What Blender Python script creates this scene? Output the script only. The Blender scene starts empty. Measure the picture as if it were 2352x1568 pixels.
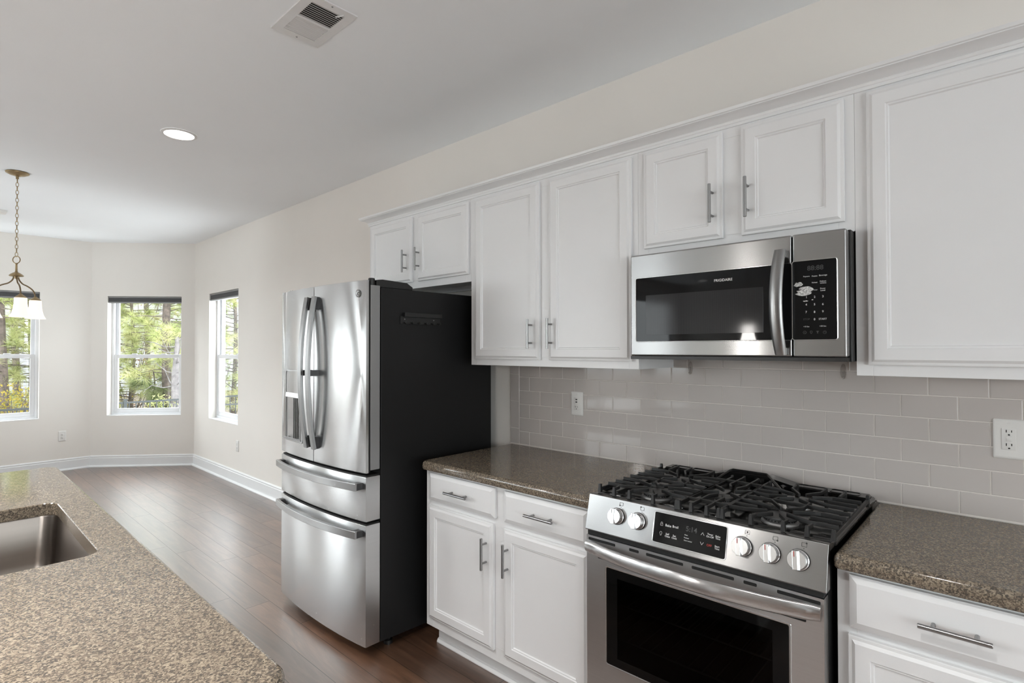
import bpy, bmesh, math, random
from mathutils import Vector, Matrix
PI = math.pi
S = bpy.context.scene
COL = S.collection

# ------------------------------------------------------------------ camera
W_PX, H_PX, F_PX = 2352, 1568, 1245.8
YAW, PITCH, ROLL = math.radians(47.3126), math.radians(0.7633), math.radians(-0.0750)
CAM = Vector((-2.3172, 0.0, 1.4578))
cam_d = bpy.data.cameras.new('camera'); cam = bpy.data.objects.new('camera', cam_d); COL.objects.link(cam)
cam_d.sensor_width = 36.0; cam_d.lens = 36.0*F_PX/W_PX; cam_d.clip_start = 0.02; cam_d.clip_end = 200
_f = Vector((math.sin(YAW)*math.cos(PITCH), math.cos(YAW)*math.cos(PITCH), math.sin(PITCH)))
_r = Vector((math.cos(YAW), -math.sin(YAW), 0)); _u = _r.cross(_f)
_r2 = _r*math.cos(ROLL)+_u*math.sin(ROLL); _u2 = _u*math.cos(ROLL)-_r*math.sin(ROLL)
cam.matrix_world = Matrix(((_r2.x,_u2.x,-_f.x,CAM.x),(_r2.y,_u2.y,-_f.y,CAM.y),(_r2.z,_u2.z,-_f.z,CAM.z),(0,0,0,1)))
S.camera = cam

# ------------------------------------------------------------------ sky, daylight, exposure
wd = bpy.data.worlds.new('overcast_sky'); S.world = wd; wd.use_nodes = True
_bg = wd.node_tree.nodes['Background']
_bg.inputs[0].default_value = (0.945, 0.975, 1.02, 1); _bg.inputs[1].default_value = 7.6
S.view_settings.view_transform = 'Standard'; S.view_settings.look = 'None'
S.view_settings.exposure = 0.40; S.view_settings.gamma = 1.0
S.view_settings.use_curve_mapping = False
S.cycles.max_bounces = 10; S.cycles.diffuse_bounces = 5; S.cycles.glossy_bounces = 5
S.cycles.transparent_max_bounces = 16; S.cycles.sample_clamp_indirect = 6.0
S.cycles.caustics_reflective = False; S.cycles.caustics_refractive = False

def area(name, loc, direction, sx, sy, power, color=(1,1,1), portal=False):
    l = bpy.data.lights.new(name, 'AREA'); l.shape = 'RECTANGLE'; l.size = sx; l.size_y = sy
    l.energy = power; l.color = color
    o = bpy.data.objects.new(name, l); COL.objects.link(o); o.location = loc
    o.rotation_euler = Vector(direction).to_track_quat('-Z', 'Y').to_euler()
    if portal: l.cycles.is_portal = True
    return o
# daylight through the family room openings; rear windows and nook door are added, unseen
DAY = (1.0, 0.99, 0.97)
# sky portals: one at each window opening, so the daylight entering the room is sampled cleanly
for _n, _c, _d, _w, _h in (('far', (-1.85, 8.58, 1.38), (0,-1,0), 0.92, 1.5), ('bay_right', (-0.34, 8.12, 1.38), (-0.675,-0.738,0), 0.9, 1.5), ('right', (0.17, 6.635, 1.38), (-1,0,0), 0.9, 1.5),
        ('bay_left', (-3.36, 8.12, 1.38), (0.675,-0.738,0), 0.9, 1.5), ('nook_left', (-3.87, 6.085, 1.05), (1,0,0), 1.3, 2.1), ('glass_door', (-5.70, 5.37, 1.23), (0,-1,0), 3.2, 2.45), ('family', (-8.4, 5.37, 1.38), (0,-1,0), 1.7, 2.15),
        ('rear_a', (-3.8, -3.37, 1.38), (0,1,0), 1.6, 1.5), ('rear_b', (-2.05, -3.37, 1.38), (0,1,0), 1.5, 1.5)):
    area('portal_'+_n, _c, _d, _w, _h, 1.0, portal=True)

# ------------------------------------------------------------------ node helpers
def newmat(name):
    m = bpy.data.materials.new(name); m.use_nodes = True
    nt = m.node_tree; b = nt.nodes['Principled BSDF']
    return m, nt, b
def nd(nt, t, **kw):
    n = nt.nodes.new(t)
    for k, v in kw.items(): setattr(n, k, v)
    return n
def lk(nt, a, b): nt.links.new(a, b)
def ramp(nt, stops, interp='LINEAR'):
    r = nd(nt, 'ShaderNodeValToRGB'); r.color_ramp.interpolation = interp
    e = r.color_ramp.elements
    while len(e) < len(stops): e.new(0.5)
    for el, (p, c) in zip(e, stops):
        el.position = p; el.color = (c[0], c[1], c[2], 1)
    return r
def mth(nt, op, a, b=None):
    n = nd(nt, 'ShaderNodeMath', operation=op)
    for i, v in enumerate((a, b)):
        if v is None: continue
        if isinstance(v, (int, float)): n.inputs[i].default_value = v
        else: lk(nt, v, n.inputs[i])
    return n.outputs[0]
def mix(nt, fac, a, b, blend='MIX'):
    n = nd(nt, 'ShaderNodeMix', data_type='RGBA', blend_type=blend)
    for i, v in ((0, fac), (6, a), (7, b)):
        if isinstance(v, (int, float)): n.inputs[i].default_value = v
        elif isinstance(v, tuple): n.inputs[i].default_value = (v[0], v[1], v[2], 1)
        else: lk(nt, v, n.inputs[i])
    return n.outputs[2]
def pos(nt, scale=(1,1,1)):
    g = nd(nt, 'ShaderNodeNewGeometry'); mp = nd(nt, 'ShaderNodeMapping')
    mp.inputs['Scale'].default_value = scale
    lk(nt, g.outputs['Position'], mp.inputs['Vector'])
    return mp.outputs[0]
def noise(nt, vec, scale, detail=3.0, rough=0.5):
    n = nd(nt, 'ShaderNodeTexNoise'); n.inputs['Scale'].default_value = scale
    n.inputs['Detail'].default_value = detail; n.inputs['Roughness'].default_value = rough
    lk(nt, vec, n.inputs['Vector']); return n
def bump(nt, b, height, strength, dist):
    n = nd(nt, 'ShaderNodeBump'); n.inputs['Strength'].default_value = strength; n.inputs['Distance'].default_value = dist
    lk(nt, height, n.inputs['Height']); lk(nt, n.outputs[0], b.inputs['Normal'])
def plain(name, col, rough=0.5, metal=0.0, spec=0.5, vary=0.04, scale=6.0, bmp=0.0, bscale=300.0, coat=0.0):
    m, nt, b = newmat(name)
    p = pos(nt); n = noise(nt, p, scale)
    lo = tuple(c*(1-vary) for c in col); hi = tuple(min(1, c*(1+vary)) for c in col)
    r = ramp(nt, [(0.3, lo), (0.7, hi)]); lk(nt, n.outputs[0], r.inputs[0]); lk(nt, r.outputs[0], b.inputs['Base Color'])
    b.inputs['Roughness'].default_value = rough; b.inputs['Metallic'].default_value = metal
    b.inputs['Specular IOR Level'].default_value = spec
    if coat: b.inputs['Coat Weight'].default_value = coat; b.inputs['Coat Roughness'].default_value = 0.05
    if bmp:
        n2 = noise(nt, p, bscale, 2.0); bump(nt, b, n2.outputs[0], bmp, 0.002)
    return m
def steel(name, col=0.62, rough=0.28, aniso=0.75, rot=0.25, axis='Z', streak=(2,2,260), sv=0.025, tint=(1.0, 1.0, 1.0)):
    m, nt, b = newmat(name)
    b.inputs['Metallic'].default_value = 1.0; b.inputs['Anisotropic'].default_value = aniso
    b.inputs['Anisotropic Rotation'].default_value = rot
    t = nd(nt, 'ShaderNodeTangent', direction_type='RADIAL', axis=axis); lk(nt, t.outputs[0], b.inputs['Tangent'])
    n = noise(nt, pos(nt, streak), 1.0, 3.0)
    r = ramp(nt, [(0.25, tuple(col*(1-sv)*q for q in tint)), (0.75, tuple(col*(1+sv)*q for q in tint))]); lk(nt, n.outputs[0], r.inputs[0]); lk(nt, r.outputs[0], b.inputs['Base Color'])
    b.inputs['Roughness'].default_value = rough
    return m
def glowing(name, col, strength):
    m, nt, b = newmat(name)
    b.inputs['Base Color'].default_value = (*col, 1); b.inputs['Emission Color'].default_value = (*col, 1)
    b.inputs['Emission Strength'].default_value = strength
    return m

def granite():
    m, nt, b = newmat('speckled_granite')
    p = pos(nt)
    d = noise(nt, p, 160.0, 3.0)
    pv = nd(nt, 'ShaderNodeVectorMath', operation='MULTIPLY_ADD')
    lk(nt, d.outputs['Color'], pv.inputs[0]); pv.inputs[1].default_value = (0.009,)*3; lk(nt, p, pv.inputs[2])
    v1 = nd(nt, 'ShaderNodeTexVoronoi'); v1.inputs['Scale'].default_value = 310.0; lk(nt, pv.outputs[0], v1.inputs['Vector'])
    sp = nd(nt, 'ShaderNodeSeparateColor'); lk(nt, v1.outputs['Color'], sp.inputs[0])
    big = noise(nt, p, 75.0, 4.0, 0.65)
    f = mth(nt, 'ADD', mth(nt, 'MULTIPLY', sp.outputs[0], 0.62), mth(nt, 'MULTIPLY', big.outputs[0], 0.40))
    r = ramp(nt, [(0.25, (0.010, 0.009, 0.008)), (0.37, (0.042, 0.030, 0.022)), (0.47, (0.115, 0.086, 0.062)),
                  (0.58, (0.19, 0.146, 0.102)), (0.70, (0.285, 0.228, 0.160)), (0.85, (0.39, 0.325, 0.240))])
    lk(nt, f, r.inputs[0])
    n3 = noise(nt, p, 420.0, 3.0)
    c = mix(nt, 0.36, r.outputs[0], mix(nt, n3.outputs[0], (0.02,0.017,0.015), (0.33,0.285,0.23)))
    lk(nt, c, b.inputs['Base Color'])
    b.inputs['Roughness'].default_value = 0.10; b.inputs['Specular IOR Level'].default_value = 0.47
    return m
def wood_floor():
    m, nt, b = newmat('dark_plank_floor')
    g = nd(nt, 'ShaderNodeNewGeometry'); sx = nd(nt, 'ShaderNodeSeparateXYZ'); lk(nt, g.outputs['Position'], sx.inputs[0])
    PW, PL = 0.1385, 1.22
    u = mth(nt, 'DIVIDE', mth(nt, 'ADD', sx.outputs[0], 1.085+20*PW), PW)
    row = mth(nt, 'FLOOR', u); uf = mth(nt, 'FRACT', u)
    wn = nd(nt, 'ShaderNodeTexWhiteNoise', noise_dimensions='1D'); lk(nt, row, wn.inputs['W'])
    v = mth(nt, 'ADD', mth(nt, 'DIVIDE', mth(nt, 'ADD', sx.outputs[1], 20.0), PL), wn.outputs['Value'])
    colm = mth(nt, 'FLOOR', v); vf = mth(nt, 'FRACT', v)
    cid = nd(nt, 'ShaderNodeCombineXYZ'); lk(nt, row, cid.inputs[0]); lk(nt, colm, cid.inputs[1])
    w2 = nd(nt, 'ShaderNodeTexWhiteNoise', noise_dimensions='2D'); lk(nt, cid.outputs[0], w2.inputs['Vector'])
    # grain, shifted from plank to plank
    sh = mth(nt, 'MULTIPLY', w2.outputs['Value'], 37.0)
    cg = nd(nt, 'ShaderNodeCombineXYZ'); lk(nt, mth(nt, 'MULTIPLY', sx.outputs[0], 16.0), cg.inputs[0])
    lk(nt, mth(nt, 'MULTIPLY', sx.outputs[1], 1.6), cg.inputs[1]); lk(nt, sh, cg.inputs[2])
    n1 = noise(nt, cg.outputs[0], 1.0, 6.0, 0.62); n1.inputs['Distortion'].default_value = 1.6
    cf = nd(nt, 'ShaderNodeCombineXYZ'); lk(nt, mth(nt, 'MULTIPLY', sx.outputs[0], 150.0), cf.inputs[0])
    lk(nt, mth(nt, 'MULTIPLY', sx.outputs[1], 6.0), cf.inputs[1]); lk(nt, sh, cf.inputs[2])
    n2 = noise(nt, cf.outputs[0], 1.0, 3.0)
    r = ramp(nt, [(0.25, (0.034, 0.015, 0.008)), (0.48, (0.090, 0.040, 0.019)), (0.62, (0.140, 0.066, 0.033)), (0.80, (0.062, 0.027, 0.014))])
    lk(nt, mth(nt, 'ADD', mth(nt, 'MULTIPLY', n1.outputs[0], 0.8), mth(nt, 'MULTIPLY', n2.outputs[0], 0.2)), r.inputs[0])
    tint = nd(nt, 'ShaderNodeMapRange'); tint.inputs['To Min'].default_value = 0.72; tint.inputs['To Max'].default_value = 1.25
    lk(nt, w2.outputs['Value'], tint.inputs[0])
    tc = nd(nt, 'ShaderNodeCombineColor')
    for i in range(3): lk(nt, tint.outputs[0], tc.inputs[i])
    c = mix(nt, 1.0, r.outputs[0], tc.outputs[0], 'MULTIPLY')
    jx = mth(nt, 'LESS_THAN', mth(nt, 'MINIMUM', uf, mth(nt, 'SUBTRACT', 1.0, uf)), 0.009)
    jy = mth(nt, 'LESS_THAN', mth(nt, 'MINIMUM', vf, mth(nt, 'SUBTRACT', 1.0, vf)), 0.0014)
    j = mth(nt, 'MAXIMUM', jx, jy)
    c2 = mix(nt, j, c, (0.008, 0.005, 0.004)); lk(nt, c2, b.inputs['Base Color'])
    rr = nd(nt, 'ShaderNodeMapRange'); rr.inputs['To Min'].default_value = 0.34; rr.inputs['To Max'].default_value = 0.48
    lk(nt, n1.outputs[0], rr.inputs[0]); lk(nt, rr.outputs[0], b.inputs['Roughness'])
    b.inputs['Specular IOR Level'].default_value = 1.0; b.inputs['IOR'].default_value = 1.6; b.inputs['Coat IOR'].default_value = 1.7; b.inputs['Coat Weight'].default_value = 0.9; b.inputs['Coat Roughness'].default_value = 0.34
    cw = mth(nt, 'MULTIPLY', mth(nt, 'SUBTRACT', 1.0, mth(nt, 'MULTIPLY', j, 0.75)), mth(nt, 'ADD', 0.72, mth(nt, 'MULTIPLY', n1.outputs[0], 0.4))); lk(nt, cw, b.inputs['Coat Weight'])
    h = mth(nt, 'SUBTRACT', mth(nt, 'MULTIPLY', n1.outputs[0], 0.4), j)
    bump(nt, b, h, 0.25, 0.002)
    return m
def tile_glaze():
    m, nt, b = newmat('grey_glass_tile')
    p = pos(nt)
    br = noise(nt, p, 2.2, 2.0)
    r = ramp(nt, [(0.3, (0.50, 0.465, 0.442)), (0.7, (0.545, 0.508, 0.484))]); lk(nt, br.outputs[0], r.inputs[0]); lk(nt, r.outputs[0], b.inputs['Base Color'])
    b.inputs['Roughness'].default_value = 0.07; b.inputs['Specular IOR Level'].default_value = 0.28
    n = noise(nt, p, 22.0, 2.0); bump(nt, b, n.outputs[0], 0.03, 0.0015)
    return m
def window_glass():
    m, nt, b = newmat('window_glass'); nt.nodes.remove(b)
    out = nt.nodes['Material Output']
    t = nd(nt, 'ShaderNodeBsdfTransparent'); t.inputs[0].default_value = (0.96, 0.98, 0.97, 1)
    g = nd(nt, 'ShaderNodeBsdfGlossy'); g.inputs['Roughness'].default_value = 0.02
    fr = nd(nt, 'ShaderNodeFresnel'); fr.inputs[0].default_value = 1.45
    n = noise(nt, pos(nt), 3.0, 1.0)
    bf = nd(nt, 'ShaderNodeNewGeometry')
    fac = mth(nt, 'MULTIPLY', mth(nt, 'MULTIPLY', fr.outputs[0], mth(nt, 'SUBTRACT', 1.0, bf.outputs['Backfacing'])), mth(nt, 'ADD', 0.9, mth(nt, 'MULTIPLY', n.outputs[0], 0.2)))
    ms = nd(nt, 'ShaderNodeMixShader'); lk(nt, fac, ms.inputs[0]); lk(nt, t.outputs[0], ms.inputs[1]); lk(nt, g.outputs[0], ms.inputs[2])
    lk(nt, ms.outputs[0], out.inputs['Surface'])
    return m
def foliage(name, a, b_, c_):
    m, nt, b = newmat(name)
    n = noise(nt, pos(nt), 2.6, 3.0)
    r = ramp(nt, [(0.30, a), (0.5, b_), (0.72, c_)]); lk(nt, n.outputs[0], r.inputs[0])
    out = nt.nodes['Material Output']
    d = nd(nt, 'ShaderNodeBsdfDiffuse'); t = nd(nt, 'ShaderNodeBsdfTranslucent')
    lk(nt, r.outputs[0], d.inputs[0]); lk(nt, r.outputs[0], t.inputs[0])
    ms = nd(nt, 'ShaderNodeMixShader'); ms.inputs[0].default_value = 0.45
    lk(nt, d.outputs[0], ms.inputs[1]); lk(nt, t.outputs[0], ms.inputs[2]); lk(nt, ms.outputs[0], out.inputs['Surface'])
    nt.nodes.remove(b)
    return m
def siding():
    m, nt, b = newmat('white_lap_siding')
    g = nd(nt, 'ShaderNodeNewGeometry'); sx = nd(nt, 'ShaderNodeSeparateXYZ'); lk(nt, g.outputs['Position'], sx.inputs[0])
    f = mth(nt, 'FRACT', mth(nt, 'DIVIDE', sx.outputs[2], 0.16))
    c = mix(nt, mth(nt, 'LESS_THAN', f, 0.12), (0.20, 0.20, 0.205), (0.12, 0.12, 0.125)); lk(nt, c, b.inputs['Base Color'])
    return m

M = {}
M['wall'] = plain('greige_wall_paint', (0.80, 0.770, 0.728), 0.85, vary=0.015, scale=1.5, bmp=0.05, bscale=240)
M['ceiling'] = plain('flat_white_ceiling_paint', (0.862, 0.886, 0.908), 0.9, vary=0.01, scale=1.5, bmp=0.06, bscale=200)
M['trim'] = plain('white_semi_gloss_trim', (0.80, 0.81, 0.82), 0.35, vary=0.01)
M['cab'] = plain('white_painted_cabinet', (0.765, 0.77, 0.775), 0.38, vary=0.012, scale=3, bmp=0.02, bscale=150)
M['cabin'] = plain('cabinet_underside', (0.50, 0.50, 0.50), 0.6)
M['granite'] = granite(); M['floor'] = wood_floor(); M['tile'] = tile_glaze()
M['grout'] = plain('pale_grout', (0.74, 0.70, 0.66), 0.8, vary=0.05, scale=20)
M['steel'] = steel('brushed_stainless', 0.58, 0.24, 0.94)
M['steel_dark'] = steel('darker_stainless', 0.42, 0.30, 0.6)  # darker grey steel for drawer handles, bezel and mounts
M['steel_x'] = steel('brushed_stainless_panel', 0.40, 0.27, 0.92, streak=(2,2,320))
M['steel_mw'] = steel('microwave_stainless', 0.36, 0.24, 0.92, streak=(2,2,320))
M['steel_handle'] = steel('grey_handle_steel', 0.30, 0.34, 0.5)
M['sink'] = steel('satin_sink_steel', 0.25, 0.30, 0.5, streak=(3,3,90), tint=(1.0, 0.90, 0.82))  # brown tint stands in for dark granite mirrored in the steel
M['nickel'] = steel('brushed_nickel', 0.32, 0.30, 0.3, streak=(40,40,40))
M['chrome'] = steel('satin_knob_metal', 0.82, 0.22, 0.4, streak=(30,30,30))
M['fridge_side'] = plain('charcoal_textured_steel', (0.008, 0.008, 0.0083), 0.5, spec=0.3, bmp=0.12, bscale=900)
M['grey_plastic'] = plain('grey_metallic_plastic', (0.27, 0.27, 0.272), 0.45, metal=0.2)
M['black'] = plain('black_plastic', (0.008, 0.008, 0.008), 0.4)
M['gasket'] = plain('black_gasket', (0.004, 0.004, 0.004), 0.7)
M['blackglass'] = plain('black_glass', (0.006, 0.006, 0.0065), 0.03, spec=0.16)
M['ovenglass'] = plain('oven_door_glass', (0.004, 0.004, 0.004), 0.05, spec=0.2)
M['enamel'] = plain('black_enamel', (0.007, 0.007, 0.007), 0.10, spec=0.5)
M['iron'] = plain('cast_iron', (0.013, 0.013, 0.013), 0.42, spec=0.5, bmp=0.15, bscale=700)
M['burner'] = plain('burner_cap_enamel', (0.05, 0.05, 0.05), 0.40)
M['aluminium'] = plain('cast_aluminium', (0.28, 0.28, 0.28), 0.4, metal=0.8)
M['print'] = plain('light_grey_print', (0.66, 0.66, 0.66), 0.5)
M['print_dim'] = plain('faint_grey_print', (0.035, 0.035, 0.036), 0.4)
M['print_dark'] = plain('dark_print', (0.03, 0.03, 0.03), 0.5)
M['print_red'] = plain('red_print', (0.40, 0.03, 0.025), 0.5)
M['mesh'] = plain('microwave_screen', (0.030, 0.030, 0.032), 0.16, spec=0.5)
M['plate'] = plain('white_outlet_plastic', (0.74, 0.73, 0.71), 0.35, vary=0.01)
M['slot'] = plain('outlet_slot', (0.012, 0.01, 0.01), 0.6)
M['vinyl'] = plain('white_window_vinyl', (0.80, 0.81, 0.83), 0.35, vary=0.01)
M['shade'] = plain('charcoal_shade_fabric', (0.085, 0.085, 0.088), 0.8)
M['shade_rail'] = plain('grey_shade_rail', (0.24, 0.24, 0.24), 0.5)
M['brass'] = plain('aged_brass', (0.36, 0.27, 0.15), 0.35, metal=0.9)
M['bronze'] = plain('brown_bronze_arm', (0.24, 0.18, 0.11), 0.4, metal=0.8)
M['ventwhite'] = plain('white_vent_enamel', (0.72, 0.72, 0.72), 0.45)
M['ventdark'] = plain('dark_duct', (0.03, 0.03, 0.03), 0.8)
M['residue'] = plain('torn_paper_residue', (0.62, 0.62, 0.61), 0.6, vary=0.6, scale=230)
M['lens'] = glowing('lit_downlight_lens', (1.0, 0.98, 0.95), 6.0)
M['shadeglass'] = glowing('lit_frosted_glass', (1.0, 0.90, 0.80), 0.52)
M['pendantglass'] = glowing('lit_pendant_glass', (1.0, 0.96, 0.92), 62.0)
M['bulb'] = glowing('lit_bulb', (1.0, 0.94, 0.86), 30.0)
M['glass'] = window_glass()
M['bark'] = plain('pine_bark', (0.070, 0.054, 0.045), 0.9, vary=0.5, scale=14)
M['bark_grey'] = plain('grey_bark', (0.126, 0.115, 0.115), 0.9, vary=0.35, scale=14)
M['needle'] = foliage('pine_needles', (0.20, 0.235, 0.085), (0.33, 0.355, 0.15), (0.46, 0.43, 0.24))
M['needle_dark'] = foliage('dark_pine_needles', (0.10, 0.135, 0.065), (0.18, 0.215, 0.10), (0.30, 0.31, 0.16))  # dark green needle colour of the backdrop pines
M['leaf_yellow'] = foliage('yellow_shrub_leaves', (0.092, 0.112, 0.026), (0.218, 0.172, 0.033), (0.264, 0.211, 0.053))
M['leaf_red'] = foliage('autumn_leaves', (0.132, 0.066, 0.046), (0.182, 0.099, 0.073), (0.205, 0.152, 0.086))
M['fence'] = plain('black_fence_enamel', (0.008, 0.012, 0.013), 0.4)
M['siding'] = siding()
M['ground'] = plain('pine_straw_ground', (0.078, 0.060, 0.042), 0.95, vary=0.4, scale=5)
def clear_plastic():
    m, nt, b = newmat('clear_hook_plastic'); out = nt.nodes['Material Output']
    t = nd(nt, 'ShaderNodeBsdfTransparent'); t.inputs[0].default_value = (0.93, 0.92, 0.91, 1)
    b.inputs['Base Color'].default_value = (0.6, 0.58, 0.56, 1); b.inputs['Roughness'].default_value = 0.08
    lw = nd(nt, 'ShaderNodeLayerWeight'); lw.inputs[0].default_value = 0.35; n = noise(nt, pos(nt), 60.0)
    f = mth(nt, 'ADD', mth(nt, 'MULTIPLY', lw.outputs['Facing'], 0.7), mth(nt, 'MULTIPLY', n.outputs[0], 0.15))
    ms = nd(nt, 'ShaderNodeMixShader'); lk(nt, f, ms.inputs[0]); lk(nt, t.outputs[0], ms.inputs[1]); lk(nt, b.outputs[0], ms.inputs[2]); lk(nt, ms.outputs[0], out.inputs['Surface'])
    return m
M['clear'] = clear_plastic()

# ------------------------------------------------------------------ mesh helpers
class MB:
    def __init__(s): s.v = []; s.f = []
    def add(s, vs, fs):
        o = len(s.v); s.v += [tuple(p) for p in vs]; s.f += [tuple(i+o for i in f) for f in fs]; return s
    def box(s, x0, x1, y0, y1, z0, z1):
        vs = [(x, y, z) for x in (x0, x1) for y in (y0, y1) for z in (z0, z1)]
        return s.add(vs, [(0,1,3,2), (4,6,7,5), (0,4,5,1), (2,3,7,6), (0,2,6,4), (1,5,7,3)])
    def hexa(s, pts):   # 8 points: bottom ring 0..3, top ring 4..7
        return s.add(pts, [(0,3,2,1), (4,5,6,7), (0,1,5,4), (1,2,6,5), (2,3,7,6), (3,0,4,7)])
    def loops(s, Ls, cap0=False, cap1=True, closed=True, wrap=False):
        n = len(Ls[0]); vs = [p for L in Ls for p in L]; fs = []
        R = len(Ls)
        for i in range(R if wrap else R-1):
            j = (i+1) % R
            for k in range(n if closed else n-1):
                k2 = (k+1) % n
                fs.append((i*n+k, i*n+k2, j*n+k2, j*n+k))
        if cap0: fs.append(tuple(range(n))[::-1])
        if cap1: fs.append(tuple((R-1)*n+k for k in range(n)))
        return s.add(vs, fs)
    def tube(s, path, r, n=10, cap=True, closed=False):
        P = [Vector(p) for p in path]; rs = r if isinstance(r, (list, tuple)) else [r]*len(P)
        Ls = []; N = None
        for i, p in enumerate(P):
            a = P[(i-1) % len(P)] if (i > 0 or closed) else p
            b = P[(i+1) % len(P)] if (i < len(P)-1 or closed) else p
            t = (b-a).normalized()
            if N is None:
                N = t.orthogonal().normalized()
            else:
                N = (N - t*N.dot(t)).normalized()
            B = t.cross(N)
            Ls.append([p + (N*math.cos(2*PI*k/n) + B*math.sin(2*PI*k/n))*rs[i] for k in range(n)])
        return s.loops(Ls, cap and not closed, cap and not closed, True, closed)
    def bar(s, path, w, h, up=(0,0,1)):   # rectangular section bar: w across, h along up
        P = [Vector(p) for p in path]; up = Vector(up); Ls = []
        for i, p in enumerate(P):
            a = P[i-1] if i else p; b = P[i+1] if i < len(P)-1 else p
            t = (b-a).normalized()
            sd = t.cross(up)
            if sd.length < 1e-4: sd = Vector((1,0,0))
            sd.normalize(); u = sd.cross(t).normalized()
            Ls.append([p+sd*w/2+u*h/2, p-sd*w/2+u*h/2, p-sd*w/2-u*h/2, p+sd*w/2-u*h/2])
        return s.loops(Ls, True, True)
    def lathe(s, prof, c, ax=(0,0,1), n=24, cap0=True, cap1=True):
        ax = Vector(ax).normalized(); N = ax.orthogonal().normalized(); B = ax.cross(N); c = Vector(c)
        Ls = [[c + ax*z + (N*math.cos(2*PI*k/n)+B*math.sin(2*PI*k/n))*r for k in range(n)] for r, z in prof]
        return s.loops(Ls, cap0, cap1)
    def build(s, name, mat, parent=None, bevel=0.0, smooth=35, seg=2):
        org = ORG.get(parent.name, Vector((0,0,0))) if parent else Vector((0,0,0))
        me = bpy.data.meshes.new(name)
        me.from_pydata([tuple(Vector(p)-org) for p in s.v], [], s.f)
        bm = bmesh.new(); bm.from_mesh(me); bmesh.ops.recalc_face_normals(bm, faces=bm.faces); bm.to_mesh(me); bm.free()
        me.materials.append(mat)
        o = bpy.data.objects.new(name, me); COL.objects.link(o)
        if parent: o.parent = parent
        ORG[o.name] = org
        if smooth:
            me.shade_smooth(); me.set_sharp_from_angle(angle=math.radians(smooth))
        if bevel:
            b = o.modifiers.new('bevel', 'BEVEL'); b.width = bevel; b.segments = seg; b.limit_method = 'ANGLE'
            b.angle_limit = math.radians(40); b.harden_normals = True
        return o
ORG = {}
def tag(o, label, cat, group=None):
    o['label'] = label; o['category'] = cat
    if group: o['group'] = group
    return o
def struct(o):
    o['kind'] = 'structure'; return o
def thing(name, loc, label, cat, group=None):
    o = bpy.data.objects.new(name, None); COL.objects.link(o); o.location = loc; o.empty_display_size = 0.1
    ORG[o.name] = Vector(loc)
    return tag(o, label, cat, group)
def rrect(u0, u1, v0, v1, r, n=6):
    r = max(0.0005, min(r, (u1-u0)/2-1e-4, (v1-v0)/2-1e-4)); pts = []
    for cu, cv, a0 in ((u1-r, v1-r, 0), (u0+r, v1-r, 90), (u0+r, v0+r, 180), (u1-r, v0+r, 270)):
        for k in range(n+1):
            a = math.radians(a0+90*k/n); pts.append((cu+r*math.cos(a), cv+r*math.sin(a)))
    return pts
def panel(mb, y0, y1, z0, z1, x0, prof, r=0.0):
    """concentric rectangles on a wall facing -X; prof = (inset, depth out from x0)"""
    Ls = []
    for ins, d in prof:
        if r:
            q = rrect(y0+ins, y1-ins, z0+ins, z1-ins, max(r-ins, 0.001)); Ls.append([(x0-d, a, b) for a, b in q])
        else:
            Ls.append([(x0-d, y0+ins, z0+ins), (x0-d, y1-ins, z0+ins), (x0-d, y1-ins, z1-ins), (x0-d, y0+ins, z1-ins)])
    return mb.loops(Ls, True, True)
def sweep(mb, path, prof, closed_prof=True, cap=True):
    """sweep a (out, z) profile along a plan polyline; out is to the left of travel"""
    P = [Vector((p[0], p[1])) for p in path]; Ls = []
    for i, p in enumerate(P):
        d0 = (p-P[i-1]).normalized() if i else (P[1]-p).normalized()
        d1 = (P[i+1]-p).normalized() if i < len(P)-1 else d0
        n0 = Vector((-d0.y, d0.x)); n1 = Vector((-d1.y, d1.x)); m = (n0+n1).normalized(); k = 1/max(0.2, m.dot(n0))
        Ls.append([(p.x+m.x*k*o, p.y+m.y*k*o, z) for o, z in prof])
    return mb.loops(Ls, cap, cap, closed_prof)
def text_on(txt, c, w, mat, parent, X=Vector((0,-1,0)), Y=Vector((0,0,1)), name='printed_word', h=None, lift=0.0006):
    """raised lettering, centred on c, total width w (or cap height h)"""
    cu = bpy.data.curves.new('lettering', 'FONT'); cu.body = txt; cu.size = 1.0; cu.align_x = 'CENTER'; cu.align_y = 'CENTER'
    cu.resolution_u = 3; cu.offset = 0.012
    t = bpy.data.objects.new('lettering', cu); COL.objects.link(t)
    dg = bpy.context.evaluated_depsgraph_get(); me0 = t.evaluated_get(dg).to_mesh()
    vs = [v.co.copy() for v in me0.vertices]; fs = [tuple(p.vertices) for p in me0.polygons]
    t.evaluated_get(dg).to_mesh_clear(); bpy.data.objects.remove(t); bpy.data.curves.remove(cu)
    xs = [v.x for v in vs]; ys = [v.y for v in vs]
    sc = (w/(max(xs)-min(xs))) if w else h/(max(ys)-min(ys))
    cx, cy = (max(xs)+min(xs))/2, (max(ys)+min(ys))/2; N = X.cross(Y); c = Vector(c)
    mb = MB(); mb.add([c+X*((v.x-cx)*sc)+Y*((v.y-cy)*sc)+N*lift for v in vs], fs)
    return mb.build(name, mat, parent, smooth=0)
def stroke(pts, c, mat, parent, X=Vector((0,-1,0)), Y=Vector((0,0,1)), r=0.0004, name='printed_symbol', closed=False, lift=0.0004):
    N = X.cross(Y); c = Vector(c)
    mb = MB()
    for pl in pts: mb.tube([c+X*a+Y*b+N*lift for a, b in pl], r, 5, True, closed)
    return mb.build(name, mat, parent)

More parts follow.
